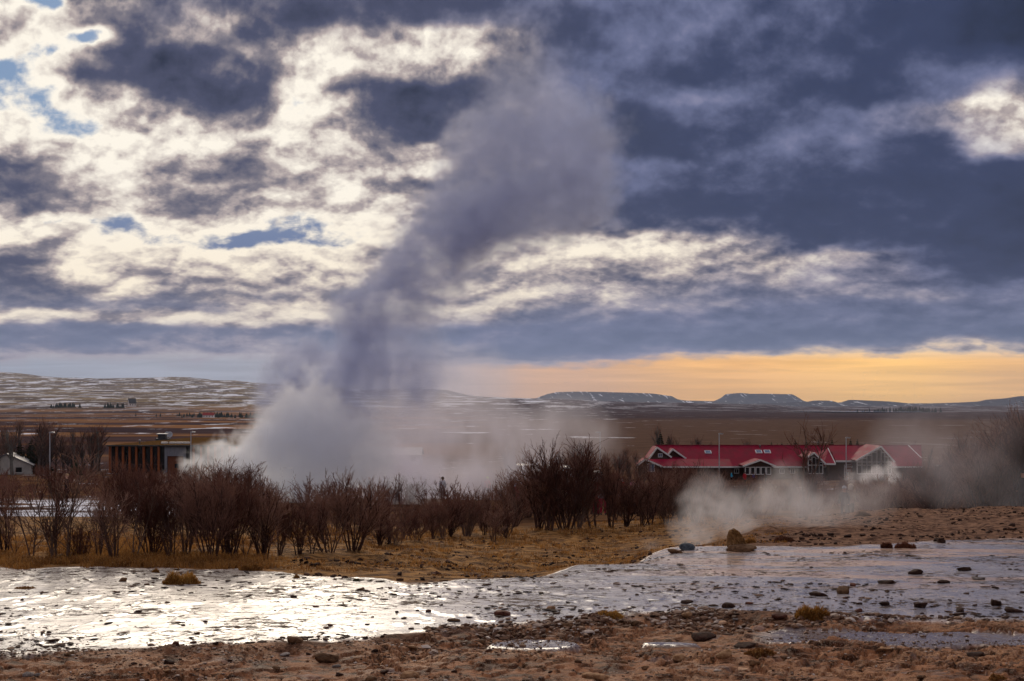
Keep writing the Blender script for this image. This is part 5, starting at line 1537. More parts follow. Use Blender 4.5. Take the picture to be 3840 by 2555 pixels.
# small stuff nobody could count: pebbles and sinter chips
def pebbles(name, label, n, region, size, mtl, seed, flat=0.55, elong=(1.0, 1.0)):
    rg = np.random.default_rng(seed)
    x, y = region(rg, n); n = len(x)
    t = (1 + 5 ** .5) / 2
    ico = np.array([(-1, t, 0), (1, t, 0), (-1, -t, 0), (1, -t, 0), (0, -1, t), (0, 1, t), (0, -1, -t), (0, 1, -t), (t, 0, -1), (t, 0, 1), (-t, 0, -1), (-t, 0, 1)], float) / 1.9
    fi = np.array([(0, 11, 5), (0, 5, 1), (0, 1, 7), (0, 7, 10), (0, 10, 11), (1, 5, 9), (5, 11, 4), (11, 10, 2), (10, 7, 6), (7, 1, 8), (3, 9, 4), (3, 4, 2), (3, 2, 6), (3, 6, 8), (3, 8, 9), (4, 9, 5), (2, 4, 11), (6, 2, 10), (8, 6, 7), (9, 8, 1)])
    s = size(rg, n, y)
    z = H(x, y)
    dv = ico[None] * (1 + rg.uniform(-.40, .40, (n, 12, 1)))
    a = rg.uniform(0, 6.28, n); c, sn = np.cos(a)[:, None], np.sin(a)[:, None]
    st = rg.uniform(0.6, 1.0, n)[:, None]
    vx = dv[:, :, 0] * elong[0]; vy = dv[:, :, 1] * st * elong[1]; vz = dv[:, :, 2] * flat
    V = np.stack([x[:, None] + s[:, None] * (vx * c - vy * sn), y[:, None] + s[:, None] * (vx * sn + vy * c), z[:, None] + s[:, None] * (vz + 0.25)], -1).reshape(-1, 3)
    Fc = (fi[None] + (np.arange(n) * 12)[:, None, None]).reshape(-1, 3)
    o = link(name, mesh_np(name, V, Fc, False, [mtl])); tag(o, label, kind='stuff')


def chip_material():
    m, N = mat("mixed_chips")
    geo = N.n.new('ShaderNodeNewGeometry')
    r = geo.outputs['Random Per Island']
    c = N.ramp(r, [(0.0, (0.045, 0.022, 0.016)), (0.25, (0.12, 0.06, 0.035)), (0.5, (0.17, 0.09, 0.052)), (0.78, (0.26, 0.155, 0.095)), (0.92, (0.45, 0.36, 0.30)), (1.0, (0.60, 0.53, 0.47))])
    N.l.new(c, N.bs.inputs['Base Color']); N.bs.inputs['Roughness'].default_value = 0.75; N.bs.inputs['Specular IOR Level'].default_value = 0.15
    return m


def dark_chip_material():
    m, N = mat("dark_wet_chips")
    geo = N.n.new('ShaderNodeNewGeometry')
    c = N.ramp(geo.outputs['Random Per Island'], [(0.0, (0.018, 0.009, 0.007)), (0.6, (0.055, 0.027, 0.018)), (0.9, (0.12, 0.062, 0.04)), (1.0, (0.22, 0.14, 0.10))])
    N.l.new(c, N.bs.inputs['Base Color']); N.bs.inputs['Roughness'].default_value = 0.8; N.bs.inputs['Specular IOR Level'].default_value = 0.05
    return m


def reg_front(rg, n):
    px = rg.uniform(-100, 3950, n); dn = line_d(px, NEAR_EDGE)
    d = 14.2 + (dn + 0.1 - 14.2) * rg.random(n) ** 0.8
    x = (px - CX) / F * d
    k = fbm(x * 0.9, d * 1.3, 3, 120) > 0.40 + 0.22 * rg.random(n)
    return x[k], d[k]


def reg_wet(rg, n):
    px = rg.uniform(-100, 3950, n); dn = line_d(px, NEAR_EDGE); df = line_d(px, FAR_EDGE)
    d = dn + (df - dn) * rg.random(n) ** 1.6
    x = (px - CX) / F * d
    k = fbm(x * 0.7, d * 0.9, 4, 130) > 0.42 + 0.25 * rg.random(n)
    return x[k], d[k]


def reg_land(rg, n):
    px = rg.uniform(1100, 3950, n); df = line_d(px, FAR_EDGE)
    d = df + 0.2 + 20 * rg.random(n) ** 1.3
    x = (px - CX) / F * d
    k = (d < 54) & (fbm(x * 0.8, d * 0.8, 3, 140) > 0.45 + 0.2 * rg.random(n))
    return x[k], d[k]


pebbles("pebbles", "small chips of stone and sinter strewn over the near crust", 30000, reg_front, lambda rg, n, y: 0.005 + 0.022 * rg.random(n) ** 6, chip_material(), 9, 0.4)
pebbles("dark_chips", "dark flakes poking through the shallow water sheet", 9000, reg_wet, lambda rg, n, y: 0.010 + 0.05 * rg.random(n) ** 6, dark_chip_material(), 10, 0.22, (1.7, 1.0))
pebbles("earth_clods", "small clods of dark earth on the ground beyond the water", 9000, reg_land, lambda rg, n, y: 0.015 + 0.06 * rg.random(n) ** 4, dark_chip_material(), 11, 0.6)


def reg_edge(rg, n):
    px = rg.uniform(1600, 3700, n); dn = line_d(px, NEAR_EDGE)
    d = dn - 0.45 + rg.normal(0, 0.42, n)
    x = (px - CX) / F * d
    k = fbm(x * 1.1, d * 1.1, 3, 150) > 0.36 + 0.2 * rg.random(n)
    return x[k], d[k]


pebbles("edge_clods", "brown rubble along the near edge of the water", 9000, reg_edge, lambda rg, n, y: 0.008 + 0.05 * rg.random(n) ** 6, chip_material(), 12, 0.55, (1.3, 1.0))

# ------------------------------------------------------------------ lamp posts, vehicles, people
def lamp_post(px, top_py, d, label, foot_py=None, arm=1):
    x = (px - CX) / F * d
    z0 = float(far_h(np.array([x]), np.array([d]))[0]); h = -(top_py - HY) / F * d - z0
    r = empty("street_lamp", (x, d, z0)); tag(r, label, "street lamp", "street lamps round the buildings")
    link("pole", lathe_mesh("pole", [(0.10, -0.2), (0.09, h * .3), (0.06, h - 0.05), (0.05, h)], 8, [M_METAL]), r)
    pr = [(-0.10, -0.05), (0.12, -0.09), (0.55, -0.07), (0.70, 0.0), (0.60, 0.07), (0.2, 0.11), (-0.08, 0.08)]
    hd = prism("lamp_head", r, [(a * arm, h + b) for a, b in pr], -0.13, 0.13, M_METAL)
    box("lens", hd, (min(.15 * arm, .55 * arm), max(.15 * arm, .55 * arm), -0.09, 0.09, h - 0.10, h - 0.078), M_WHITE)


lamp_post(187, 1622, 205, "tall grey street lamp at the left before the bare grove", arm=1)
lamp_post(716, 1621, 226, "slim street lamp in front of the sod-roofed building", arm=1)
lamp_post(2697, 1627, 224, "street lamp standing before the long red roof", arm=1)
lamp_post(3173, 1642, 223, "street lamp beside the hotel sign", arm=1)
lamp_post(2250, 1622, 215, "faint street lamp in the steam left of the hotel", arm=-1)

M_VANW = simple("white_car_paint", (0.62, 0.63, 0.65), 0.25, 0.05, 3.0)
M_VANB = simple("silver_blue_car_paint", (0.30, 0.34, 0.40), 0.25, 0.05, 3.0)
M_TYRE = simple("tyre_rubber", (0.02, 0.02, 0.02), 0.8, 0.1, 5.0)
M_LAMPG = simple("headlamp_glass", (0.55, 0.55, 0.52), 0.15, 0.05, 5.0)


def vehicle(px, d, label, paint, L, W, Hh, hood, rz, van=True):
    """Van or car: lofted body, windows, wheels, lamps. Front faces -y before turning."""
    x = (px - CX) / F * d; z = float(far_h(np.array([x]), np.array([d]))[0])
    r = empty("parked_van" if van else "parked_car", (x, d, z), rz); tag(r, label, "van" if van else "car", "vehicles parked behind the crowd")
    if van: side = [(-L / 2, .35), (-L / 2 + .05, .95), (-L / 2 + hood, 1.15), (-L / 2 + hood + .75, Hh - .08), (-L / 2 + hood + 1.1, Hh), (L / 2 - .1, Hh - .03), (L / 2, Hh - .3), (L / 2, .35)]
    else: side = [(-L / 2, .35), (-L / 2 + .04, .75), (-L / 2 + hood, .95), (-L / 2 + hood + .8, Hh), (L / 2 - 1.2, Hh), (L / 2 - .35, 1.0), (L / 2, .95), (L / 2, .35)]
    secs = [(-1, 0.86), (-.86, 0.97), (.86, .97), (1, .86)]
    v = []
    for s, k in ((-W / 2, .95), (-W / 2 + .12, 1.0), (W / 2 - .12, 1.0), (W / 2, .95)):
        for (a, b) in side: v.append((s, a * (1 if abs(s) < W / 2 - .05 else .975), .35 + (b - .35) * k))
    n = len(side); f = []
    for j in range(3):
        for i in range(n): f.append((j * n + i, j * n + (i + 1) % n, (j + 1) * n + (i + 1) % n, (j + 1) * n + i))
    f += [tuple(range(n)), tuple(range(4 * n - 1, 3 * n - 1, -1))]
    me = bpy.data.meshes.new("body"); me.from_pydata(v, [], f)
    bm = bmesh.new(); bm.from_mesh(me); bmesh.ops.recalc_face_normals(bm, faces=bm.faces); bm.to_mesh(me); bm.free(); me.materials.append(paint)
    body = link("body", me, r)
    # windscreen lies on the sloping front
    i0, i1 = (2, 3)
    a = np.array((side[i0][0], side[i0][1])); b = np.array((side[i1][0], side[i1][1]))
    p = a + (b - a) * .12; q = a + (b - a) * .9; nn = np.array((-(b - a)[1], (b - a)[0])); nn = nn / np.linalg.norm(nn); nn = nn if nn[0] < 0 else -nn
    w2 = W / 2 - .16
    vs = [(-w2, *(p + nn * .012)), (w2, *(p + nn * .012)), (w2 * .95, *(q + nn * .012)), (-w2 * .95, *(q + nn * .012))]
    vi = [(c[0], c[1] - nn[0] * .02, c[2] - nn[1] * .02) for c in vs]
    link("windscreen", mesh_np("windscreen", np.array(vi + vs), BF, False, [M_GLASS_D]), body)
    zs = (1.2, Hh - .32) if van else (.98, Hh - .1)
    for s in (-1, 1):
        y = -L / 2 + hood + (.9 if van else .75)
        while y + .8 < L / 2 - (.3 if van else 1.0):
            xo = s * (W / 2 + .004); box("side_window", body, (min(xo, xo - s * .06), max(xo, xo - s * .06), y, y + .95, zs[0], zs[1]), M_GLASS_D); y += 1.15
        for yy in (-L / 2 + .85, L / 2 - .85):
            wm = lathe_mesh("wheel", [(0.1, -.11), (.33, -.11), (.35, -.07), (.35, .07), (.33, .11), (.1, .11)], 16, [M_TYRE])
            wo = link("wheel", wm, r); wo.location = (s * (W / 2 - .09), yy, .35); wo.rotation_euler = (0, math.radians(90), 0)
            link("rim", lathe_mesh("rim", [(.05, -.125), (.2, -.125), (.2, .125), (.05, .125)], 12, [M_METAL]), wo)
        box("headlamp", body, (s * (W / 2 - .32) - .16, s * (W / 2 - .32) + .16, -L / 2 - .012, -L / 2 + .06, .68, .86), M_LAMPG)
    box("bumper", body, (-W / 2 + .05, W / 2 - .05, -L / 2 - .06, -L / 2 - .013, .36, .58), M_DARK)


vehicle(2226, 178, "white van facing us between the bare saplings", M_VANW, 4.9, 1.95, 2.0, .75, 0.08)
vehicle(2150, 186, "white van, partly hidden, left of the one facing us", M_VANW, 5.6, 2.0, 2.4, .7, 0.35)
vehicle(2065, 190, "white minibus behind the tallest shrubs", M_VANW, 6.2, 2.0, 2.5, .7, 0.25)
vehicle(1976, 192, "pale minibus half lost in the steam", M_VANW, 6.2, 2.0, 2.5, .7, 0.2)
vehicle(1112, 112, "silver car dimly seen in the dense steam", M_VANB, 4.3, 1.75, 1.5, 1.0, 0.2, False)
vehicle(1255, 116, "grey car dimly seen in the steam, behind the dense shrub", M_VANB, 4.4, 1.75, 1.5, 1.0, 1.2, False)

CLOTH = {}


def cloth(c):
    if c not in CLOTH: CLOTH[c] = simple("cloth", c, 0.9, 0.2, 20.0, spec=0.05)
    return CLOTH[c]


M_SKIN = simple("skin", (0.48, 0.27, 0.19), 0.6, 0.08, 10.0, spec=0.3)


def body_mesh(pose, jacket, trousers, long_coat):
    """One continuous figure grown over a skeleton; clothes by face."""
    J = {'pel': (0, 0, .95), 'che': (0, 0.0, 1.25), 'nck': (0, 0, 1.46), 'hd0': (0, -.01, 1.56), 'hd1': (0, -.015, 1.66), 'hd2': (0, -.01, 1.74),
         'shl': (-.17, 0, 1.40), 'shr': (.17, 0, 1.40), 'hpl': (-.10, 0, .90), 'hpr': (.10, 0, .90),
         'knl': (-.11, -.02, .50), 'knr': (.11, -.02, .50), 'anl': (-.11, 0.02, .09), 'anr': (.11, 0.02, .09), 'tol': (-.12, -.15, .04), 'tor': (.12, -.15, .04)}
    if pose == 'arms_up':      # photographing: hands before the face
        J.update(ell=(-.25, -.14, 1.20), elr=(.25, -.14, 1.20), hal=(-.10, -.34, 1.48), har=(.10, -.34, 1.48))
    elif pose == 'walk':
        J.update(ell=(-.24, .10, 1.12), elr=(.24, -.10, 1.12), hal=(-.23, .02, .88), har=(.23, -.26, .95), knl=(-.11, -.16, .52), anl=(-.11, -.10, .10), tol=(-.12, -.26, .06), anr=(.11, .22, .13), tor=(.12, .10, .04))
    else:
        J.update(ell=(-.25, .02, 1.12), elr=(.25, .02, 1.12), hal=(-.24, -.10, .86), har=(.24, -.10, .86))
    R = {'pel': .165, 'che': .18, 'nck': .065, 'hd0': .085, 'hd1': .10, 'hd2': .07, 'shl': .085, 'shr': .085, 'hpl': .105, 'hpr': .105, 'knl': .07, 'knr': .07, 'anl': .05, 'anr': .05, 'tol': .04, 'tor': .04,
         'ell': .06, 'elr': .06, 'hal': .042, 'har': .042}
    if long_coat: R['pel'] = .20; R['hpl'] = R['hpr'] = .13
    E = [('pel', 'che'), ('che', 'nck'), ('nck', 'hd0'), ('hd0', 'hd1'), ('hd1', 'hd2'), ('che', 'shl'), ('che', 'shr'), ('shl', 'ell'), ('ell', 'hal'), ('shr', 'elr'), ('elr', 'har'), ('pel', 'hpl'), ('pel', 'hpr'), ('hpl', 'knl'), ('knl', 'anl'), ('anl', 'tol'), ('hpr', 'knr'), ('knr', 'anr'), ('anr', 'tor')]
    names = list(J); idx = {n: i for i, n in enumerate(names)}
    me = bpy.data.meshes.new("body_skeleton"); me.from_pydata([J[n] for n in names], [(idx[a], idx[b]) for a, b in E], [])
    tmp = bpy.data.objects.new("body_source", me); COL.objects.link(tmp)
    tmp.modifiers.new("skin", 'SKIN'); sb = tmp.modifiers.new("sub", 'SUBSURF'); sb.levels = 1; sb.render_levels = 1
    for n, sv in zip(names, me.skin_vertices[0].data):
        sv.radius = (R[n], R[n] * (.72 if n in ('pel', 'che') else 1.0)); sv.use_root = (n == 'pel')
    dg = bpy.context.evaluated_depsgraph_get()
    out = bpy.data.meshes.new_from_object(tmp.evaluated_get(dg)); bpy.data.objects.remove(tmp)
    out.name = "body"
    out.materials.clear()
    for m in (cloth(jacket), cloth(trousers), M_SKIN, M_TYRE): out.materials.append(m)
    hem = .62 if long_coat else .88
    hands = [np.array(J['hal']), np.array(J['har'])]
    for p in out.polygons:
        c = np.array(p.center); p.use_smooth = True
        if c[2] > 1.49 and abs(c[0]) < .13: p.material_index = 2
        elif min(np.linalg.norm(c - h) for h in hands) < .07: p.material_index = 2
        elif c[2] > hem and not (c[2] < .6): p.material_index = 0
        elif c[2] < .10: p.material_index = 3
        else: p.material_index = 1
    return out


def cap_mesh(kind, colour):
    if kind == 'hood': pr = [(.02, 1.80), (.09, 1.77), (.125, 1.70), (.13, 1.60), (.12, 1.52), (.10, 1.50)]
    elif kind == 'hat': pr = [(.01, 1.81), (.07, 1.79), (.108, 1.74), (.112, 1.68), (.118, 1.675)]
    else: pr = [(.01, 1.79), (.075, 1.77), (.11, 1.71), (.112, 1.62), (.10, 1.56)]
    me = lathe_mesh("hair" if kind == 'hair' else "hat", pr[::-1], 14, [colour if not isinstance(colour, tuple) else cloth(colour)])
    for v in me.vertices:
        v.co.y = v.co.y * 1.12 - .01 + (0.028 if v.co.z < 1.70 and v.co.y < 0 else 0.0) * (1 if kind != 'hat' else 0)
    return me


def person(px, head_py, d, label, jacket, trousers, head_kind, head_col, pose='stand', rz=0.0, coat=False, bag=None, ground=None):
    x = (px - CX) / F * d; z = float(far_h(np.array([x]), np.array([d]))[0]) if d > 58 else float(H(x, d))
    r = empty("person", (x, d, z), rz); tag(r, label, "person", "visitors watching the geyser")
    s = random.uniform(.94, 1.02); r.scale = (s, s, s)
    link("body", body_mesh(pose, jacket, trousers, coat), r)
    link("hair" if head_kind == 'hair' else "hat", cap_mesh(head_kind, head_col), r)
    fm = lathe_mesh("face", [(.004, -.02), (.014, -.012), (.018, 0.0), (.010, .022), (.003, .032)], 8, [M_SKIN])
    o = link("nose", fm, r); o.location = (0, -.115, 1.63)
    e = boxes("eyes", r, [(-.046, -.026, -.109, -.092, 1.655, 1.668), (.026, .046, -.109, -.092, 1.655, 1.668)], M_TYRE)
    if bag:
        box("bag", r, (-.14, .14, .14, .30, 1.02, 1.42), cloth(bag))


BLK, NAVY, RED, WHT, CRM, PNK, YEL, ORG, SKY_, GRY, BRN = (.015, .015, .018), (.02, .03, .075), (.45, .02, .03), (.62, .62, .66), (.55, .46, .34), (.55, .22, .25), (.55, .50, .03), (.55, .17, .03), (.15, .36, .60), (.16, .17, .19), (.10, .06, .04)
PEOPLE = [
    (2318, 128, "person in black jacket with bright yellow cap beside the red-coated one", BLK, BLK, 'hat', (.65, .85, .05), 'stand', .2, False, None),
    (2333, 126, "person in long red coat with pale hood, seen between the saplings", RED, BLK, 'hood', (.75, .62, .60), 'stand', 2.9, True, None),
    (2347, 129, "person in dark clothes carrying a yellow bag", BLK, BLK, 'hair', BRN, 'stand', 0.3, False, YEL),
    (2373, 131, "person in dull pink jacket right of the red coat", PNK, GRY, 'hair', BRN, 'stand', .1, False, None),
    (2387, 126, "person in white jacket at the right end of the far group", WHT, BLK, 'hat', WHT, 'arms_up', 3.0, False, None),
    (2440, 124, "person in light grey jacket before the lower-left gable, left of two", (.45, .43, .44), GRY, 'hair', BRN, 'stand', 2.8, False, None),
    (2451, 122, "person in white jacket before the lower-left gable, right of two", WHT, NAVY, 'hat', WHT, 'stand', 3.1, False, None),
    (2162, 128, "person in pale lilac jacket behind the tall shrubs", (.50, .50, .62), NAVY, 'hair', BRN, 'stand', 3.0, False, None),
    (2190, 131, "person in navy jacket with orange hat, left of two", NAVY, BLK, 'hat', ORG, 'stand', 3.0, False, None),
    (2207, 133, "person in navy jacket with orange hat, right of two", NAVY, BLK, 'hat', ORG, 'stand', 2.8, False, None),
    (2222, 132, "person in dark blue coat next to the orange hats", (.04, .06, .14), BLK, 'hair', BLK, 'walk', 1.5, True, None),
    (2104, 76, "fair-haired person in cream top behind the big shrubs", CRM, BLK, 'hair', (.42, .27, .12), 'stand', .2, False, None),
    (2120, 78, "person in white sweater next to the fair-haired one", WHT, GRY, 'hair', (.30, .14, .08), 'stand', .3, False, None),
    (2262, 74, "person in crimson trousers and grey top near the bank", GRY, (.40, .02, .06), 'hair', GRY, 'stand', .1, False, None),
    (2236, 75, "person in faded red coat near the bank", (.30, .04, .05), (.20, .03, .04), 'hood', (.30, .05, .05), 'stand', 3.0, True, None),
    (2304, 84, "blond person in brown coat among the saplings", BRN, BLK, 'hair', (.55, .38, .16), 'stand', .4, True, None),
    (2324, 82, "person in white quilted jacket among the saplings", WHT, BLK, 'hair', (.40, .20, .16), 'arms_up', 3.0, False, None),
    (2374, 84, "person in dark red jacket beyond the saplings", (.22, .02, .03), BLK, 'hair', BLK, 'stand', 3.0, False, None),
    (1934, 112, "person in light blue jacket standing in the thin steam", (.32, .48, .66), GRY, 'hair', BRN, 'stand', 2.9, False, None),
    (1956, 116, "person in sky blue jacket behind, in the thin steam", SKY_, GRY, 'hat', SKY_, 'stand', 3.0, False, None),
    (1944, 84, "person in rose red coat at the foot of the saplings", (.50, .09, .12), BLK, 'hair', BRN, 'stand', 3.1, True, None),
    (1975, 80, "person in bright red jacket crouched low beside the sapling", (.40, .015, .015), (.30, .015, .015), 'hood', (.12, .02, .02), 'stand', 2.5, True, None),
    (1828, 118, "person in red jacket with green cap behind the low shrubs", RED, BLK, 'hat', (.45, .70, .10), 'stand', 3.0, False, None),
    (1660, 110, "person in pale jacket lost in the steam", WHT, GRY, 'hair', BRN, 'stand', 3.0, False, None),
    (1385, 107, "person in orange hat and navy coat behind the dense shrub", NAVY, BLK, 'hat', ORG, 'stand', 2.9, False, None),
    (1085, 108, "person in orange hat and blue coat in the steam", (.04, .06, .16), BLK, 'hat', ORG, 'stand', 2.9, False, None),
    (1045, 106, "person in white jacket in the dense steam", WHT, BLK, 'hair', BRN, 'arms_up', 3.0, False, None),
    (250, 88, "person in dark coat with beige hat between the left saplings", BLK, BLK, 'hat', (.40, .26, .15), 'stand', 1.6, True, None),
    (2743, 205, "person in turquoise jacket before the hotel", (.05, .35, .55), BLK, 'hair', BRN, 'walk', 1.5, False, None),
    (2793, 204, "person in red jacket before the hotel porch", RED, BLK, 'hair', BRN, 'stand', 2.9, True, None),
    (2868, 204, "person in black coat before the hotel porch", BLK, BLK, 'hair', BLK, 'stand', 0, True, None),
    (2825, 206, "person in violet-grey jacket before the hotel porch", (.12, .09, .22), BLK, 'hair', BRN, 'walk', 1.2, False, None),
    (3166, 66, "person in grey knitted hat and dark coat behind the bare slope, left of two", (.05, .05, .06), BLK, 'hat', (.42, .42, .45), 'stand', -.6, False, None),
    (3190, 67, "person in cream hood behind the bare slope, right of two", (.25, .17, .12), BLK, 'hood', (.60, .52, .42), 'stand', .5, False, None),
    (3836, 62, "person with dark cap and sunlit face at the right edge", BLK, BLK, 'hat', BLK, 'stand', -1.0, False, None),
]
for (px, d, lab, jk, tr, hk, hc, pose, rz, coat, bag) in PEOPLE:
    person(px, None, d, lab, jk, tr, hk, hc, pose, rz, coat, bag)

# ------------------------------------------------------------------ steam
def volume_material(name, color, density, aniso=0.2):
    m = bpy.data.materials.new(name); m.use_nodes = True; t = m.node_tree; t.nodes.clear()
    out = t.nodes.new('ShaderNodeOutputMaterial'); pv = t.nodes.new('ShaderNodeVolumePrincipled')
    pv.inputs['Color'].default_value = (*color, 1); pv.inputs['Anisotropy'].default_value = aniso
    pv.inputs['Density'].default_value = density; pv.inputs['Density Attribute'].default_value = "density"
    t.links.new(pv.outputs[0], out.inputs['Volume'])
    return m


def steam(name, label, blobs, voxel, mtl, warp=(0.35, 1.0), fine=(2.2, 0.5, 0.6), stretch=(1, 1, 1), soft=0.55, pad=1.25, seed=0.0, crisp=None):
    """blobs: (column, row, distance, radius in photo pixels, weight). The cloud is filled into a sparse grid of voxels."""
    B = []
    for px, py, d, r, w in blobs:
        B.append(((px - CX) / F * d, d, -(py - HY) / F * d, r * d / F, w))
    B = np.array(B)
    R = B[:, 3].max()
    lo = (B[:, :3] - B[:, 3:4] * pad).min(0); hi = (B[:, :3] + B[:, 3:4] * pad).max(0)
    res = np.maximum(np.round((hi - lo) / voxel).astype(int), 8)
    ng = bpy.data.node_groups.new(name + "_cloud", 'GeometryNodeTree')
    ng.interface.new_socket("Geometry", in_out='OUTPUT', socket_type='NodeSocketGeometry')
    N = NT(ng)
    go = ng.nodes.new('NodeGroupOutput')
    pos = ng.nodes.new('GeometryNodeInputPosition').outputs[0]
    sp = N.v('ADD', N.v('MULTIPLY', pos, stretch), (seed, seed * 1.7, seed * 0.6))
    n1 = N.v('SUBTRACT', N.noise(sp, 0.9 / R, 3.0, 0.5, col=True), (0.5, 0.5, 0.5))
    pw = N.v('ADD', pos, N.v('SCALE', n1, scale=warp[0] * R * 2.0))
    n2 = N.v('SUBTRACT', N.noise(sp, 3.0 / R, 3.0, 0.55, col=True), (0.5, 0.5, 0.5))
    pw = N.v('ADD', pw, N.v('SCALE', n2, scale=warp[1] * R * 0.5))
    acc = None
    for x, y, z, r, w in B:
        q = N.v('SCALE', N.v('SUBTRACT', pw, (x, y, z)), scale=1.0 / r)
        f = N.mr(N.v('LENGTH', q), 1.0, 1.0 - soft, 0.0, float(w))
        acc = f if acc is None else N.m('ADD', acc, f)
    acc = N.m('SUBTRACT', 1.0, N.m('EXPONENT', N.m('MULTIPLY', acc, -1.3)))
    er = N.noise(sp, fine[0] * 3.0 / R, 5.0, 0.6)
    er2 = N.noise(sp, fine[0] * 0.9 / R, 2.0, 0.5)
    mod = N.mr(N.m('ADD', N.m('MULTIPLY', er, 0.6), N.m('MULTIPLY', er2, 0.4)), 0.36, 0.64, 1.0 - fine[1], 1.0 + fine[1] * 0.4)
    edge = N.m('SUBTRACT', acc, N.m('MULTIPLY', N.m('SUBTRACT', er, 0.40), fine[2]))
    dn = N.m('MULTIPLY', N.m('MAXIMUM', edge, 0.0) if crisp is None else N.mr(edge, 0.0, crisp), mod)
    dn = N.m('MULTIPLY', dn, N.mr(acc, 0.0, 0.08))
    vc = ng.nodes.new('GeometryNodeVolumeCube')
    N._in(vc.inputs['Density'], dn)
    vc.inputs['Min'].default_value = tuple(lo); vc.inputs['Max'].default_value = tuple(hi)
    for k, a in enumerate('XYZ'): vc.inputs['Resolution ' + a].default_value = int(res[k])
    sm = ng.nodes.new('GeometryNodeSetMaterial'); sm.inputs['Material'].default_value = mtl
    ng.links.new(vc.outputs[0], sm.inputs[0]); ng.links.new(sm.outputs[0], go.inputs[0])
    vd = bpy.data.volumes.new(name)
    vd.materials.append(mtl)
    o = link(name, vd)
    md = o.modifiers.new("cloud", 'NODES'); md.node_group = ng
    tag(o, label, kind='stuff')
    return o


def fixd(lst, d): return [(a, b, d if len(q) == 2 else q[2], q[0], q[1]) for (a, b, *q) in lst]


M_ST1 = volume_material("dense_steam", (0.955, 0.972, 1.0), 2.1, 0.45)
M_ST2 = volume_material("shaded_steam", (0.62, 0.665, 0.83), 1.0, 0.25)  # white steam given a darker colour that stands for the upper plume's shade
M_ST3 = volume_material("steam_veil", (0.92, 0.91, 0.97), 0.85, 0.3)
M_ST4 = volume_material("vent_steam", (0.97, 0.96, 0.985), 1.7, 0.4)
M_ST5 = volume_material("thin_mist", (0.92, 0.91, 0.97), 0.26, 0.3)
steam("geyser_steam", "dense white steam cloud billowing over the shrubs", fixd([
    (745, 1750, 80, 1), (800, 1735, 95, 1), (880, 1740, 125, 1), (980, 1740, 150, 1), (1080, 1670, 170, 1), (1000, 1610, 110, .9), (1150, 1600, 190, .8), (1060, 1530, 120, .5), (1140, 1490, 140, .25), (1240, 1540, 150, .35), (1180, 1420, 110, .15),
    (1280, 1690, 170, .7), (1180, 1790, 190, 1), (1040, 1840, 130, 1), (1340, 1780, 150, .5), (1400, 1660, 140, .5), (1330, 1600, 120, .5), (1440, 1800, 140, .45), (1560, 1840, 120, .4), (960, 1860, 90, .9), (1120, 1870, 120, .9), (900, 1900, 44, .9), (905, 1960, 30, .7), (710, 1800, 45, .5), (590, 1800, 55, .12)], 100), 0.11, M_ST1, (0.28, 1.8), (2.4, 0.75, 1.8), soft=0.85)
steam("shaded_steam", "steam column, shade put into its grey colour, leaning right and merging with the clouds", fixd([
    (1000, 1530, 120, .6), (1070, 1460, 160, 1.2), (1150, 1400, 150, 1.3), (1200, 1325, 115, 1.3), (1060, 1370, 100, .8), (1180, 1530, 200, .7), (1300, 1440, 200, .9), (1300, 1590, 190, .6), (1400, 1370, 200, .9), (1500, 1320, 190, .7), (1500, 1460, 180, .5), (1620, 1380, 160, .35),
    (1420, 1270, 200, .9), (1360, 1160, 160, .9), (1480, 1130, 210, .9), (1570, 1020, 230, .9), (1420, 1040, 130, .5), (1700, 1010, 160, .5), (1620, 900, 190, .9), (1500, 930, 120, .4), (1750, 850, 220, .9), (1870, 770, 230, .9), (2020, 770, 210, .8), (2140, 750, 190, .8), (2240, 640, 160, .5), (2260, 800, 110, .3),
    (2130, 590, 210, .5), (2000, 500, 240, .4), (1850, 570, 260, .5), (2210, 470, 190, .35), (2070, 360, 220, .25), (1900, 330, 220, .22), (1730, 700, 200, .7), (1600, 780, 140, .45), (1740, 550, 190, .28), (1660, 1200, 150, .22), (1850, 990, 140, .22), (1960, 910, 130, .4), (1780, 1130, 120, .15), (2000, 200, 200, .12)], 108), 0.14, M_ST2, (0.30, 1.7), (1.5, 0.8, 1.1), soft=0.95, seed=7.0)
steam("steam_veil", "thin lilac veil of steam drifting across the plain", fixd([
    (1500, 1560, 210, .4), (1650, 1480, 220, .25), (1800, 1430, 220, .18), (1650, 1650, 200, .4), (1800, 1600, 190, .4), (1480, 1790, 160, 1.4), (1600, 1830, 160, 1.5), (1730, 1840, 170, 1.2), (1850, 1770, 150, .7),
    (1900, 1640, 150, .35), (2020, 1620, 190, .25), (2130, 1560, 190, .16), (2000, 1760, 170, .3), (1420, 1700, 170, .5), (2250, 1640, 170, .2), (1390, 1850, 130, .9), (1950, 1850, 120, .5)], 112), 0.2, M_ST3, (0.30, 0.9), (1.1, 0.75, 0.4), stretch=(1.0, 1.0, 0.5), soft=1.0, seed=13.0)
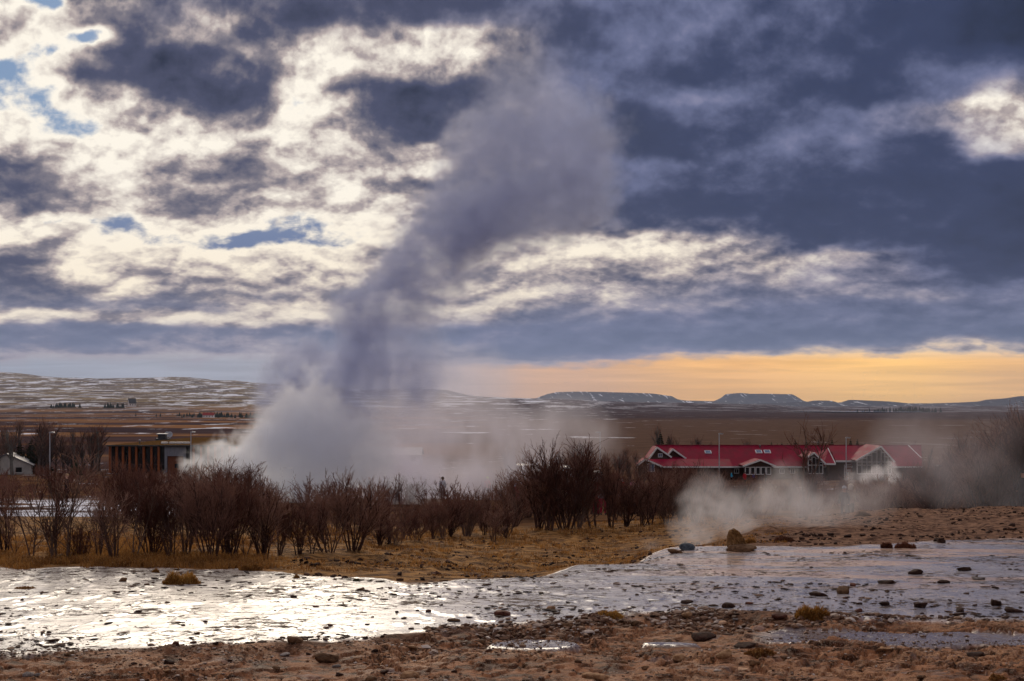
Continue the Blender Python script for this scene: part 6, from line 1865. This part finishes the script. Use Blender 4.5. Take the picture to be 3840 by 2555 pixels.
steam("vent_steam", "white steam rising from the vent behind the standing rock", fixd([
    (2630, 2030, 70, .8), (2570, 1985, 90, .7), (2650, 1960, 120, .8), (2720, 1890, 125, .6), (2610, 1890, 105, .6), (2660, 1830, 100, .4), (2830, 1910, 150, .5), (2950, 1880, 150, .5), (2960, 1790, 110, .3), (3060, 1930, 140, .4),
    (2450, 2055, 70, .3), (2350, 2080, 65, .22), (2250, 2100, 60, .18), (2760, 2000, 110, .4), (3180, 1900, 150, .3), (3300, 1880, 150, .2)], 39.5), 0.07, M_ST4, (0.30, 1.3), (1.6, 0.85, 0.7), soft=1.0, seed=21.0)
steam("thicket_steam", "thin mist hanging over the thicket on the right", fixd([
    (3180, 1870, 180, .5), (3330, 1810, 200, .5), (3480, 1730, 220, .5), (3430, 1620, 190, .4), (3640, 1800, 240, .5), (3580, 1560, 170, .3), (3760, 1620, 200, .3), (3330, 1700, 140, .3), (3800, 1850, 180, .4), (3060, 1890, 140, .4)], 59), 0.12, M_ST5, (0.35, 0.9), (1.0, 0.75, 0.4), soft=1.0, seed=29.0)
steam("hotel_steam", "small white puff of steam before the glazed hotel gable", fixd([
    (3290, 1775, 40, 1), (3340, 1750, 36, .7), (3245, 1788, 40, .6), (3190, 1792, 44, .3), (3350, 1790, 44, .7)], 150), 0.11, M_ST4, (0.30, 1.0), (2.0, 0.6, 0.8), soft=0.9, seed=37.0)


def haze_box():
    m = bpy.data.materials.new("haze_air"); m.use_nodes = True; t = m.node_tree; t.nodes.clear()
    out = t.nodes.new('ShaderNodeOutputMaterial'); pv = t.nodes.new('ShaderNodeVolumePrincipled')
    pv.inputs['Color'].default_value = (0.62, 0.74, 1.0, 1); pv.inputs['Density'].default_value = 2.7e-5; pv.inputs['Anisotropy'].default_value = 0.3
    t.links.new(pv.outputs[0], out.inputs['Volume'])
    o = link("haze", mesh_np("haze", box_v(-17000, 17000, -17000, 19000, -120, 420), BF, False, [m]))
    tag(o, "pale blue air that veils the far hills", kind='stuff')


haze_box()
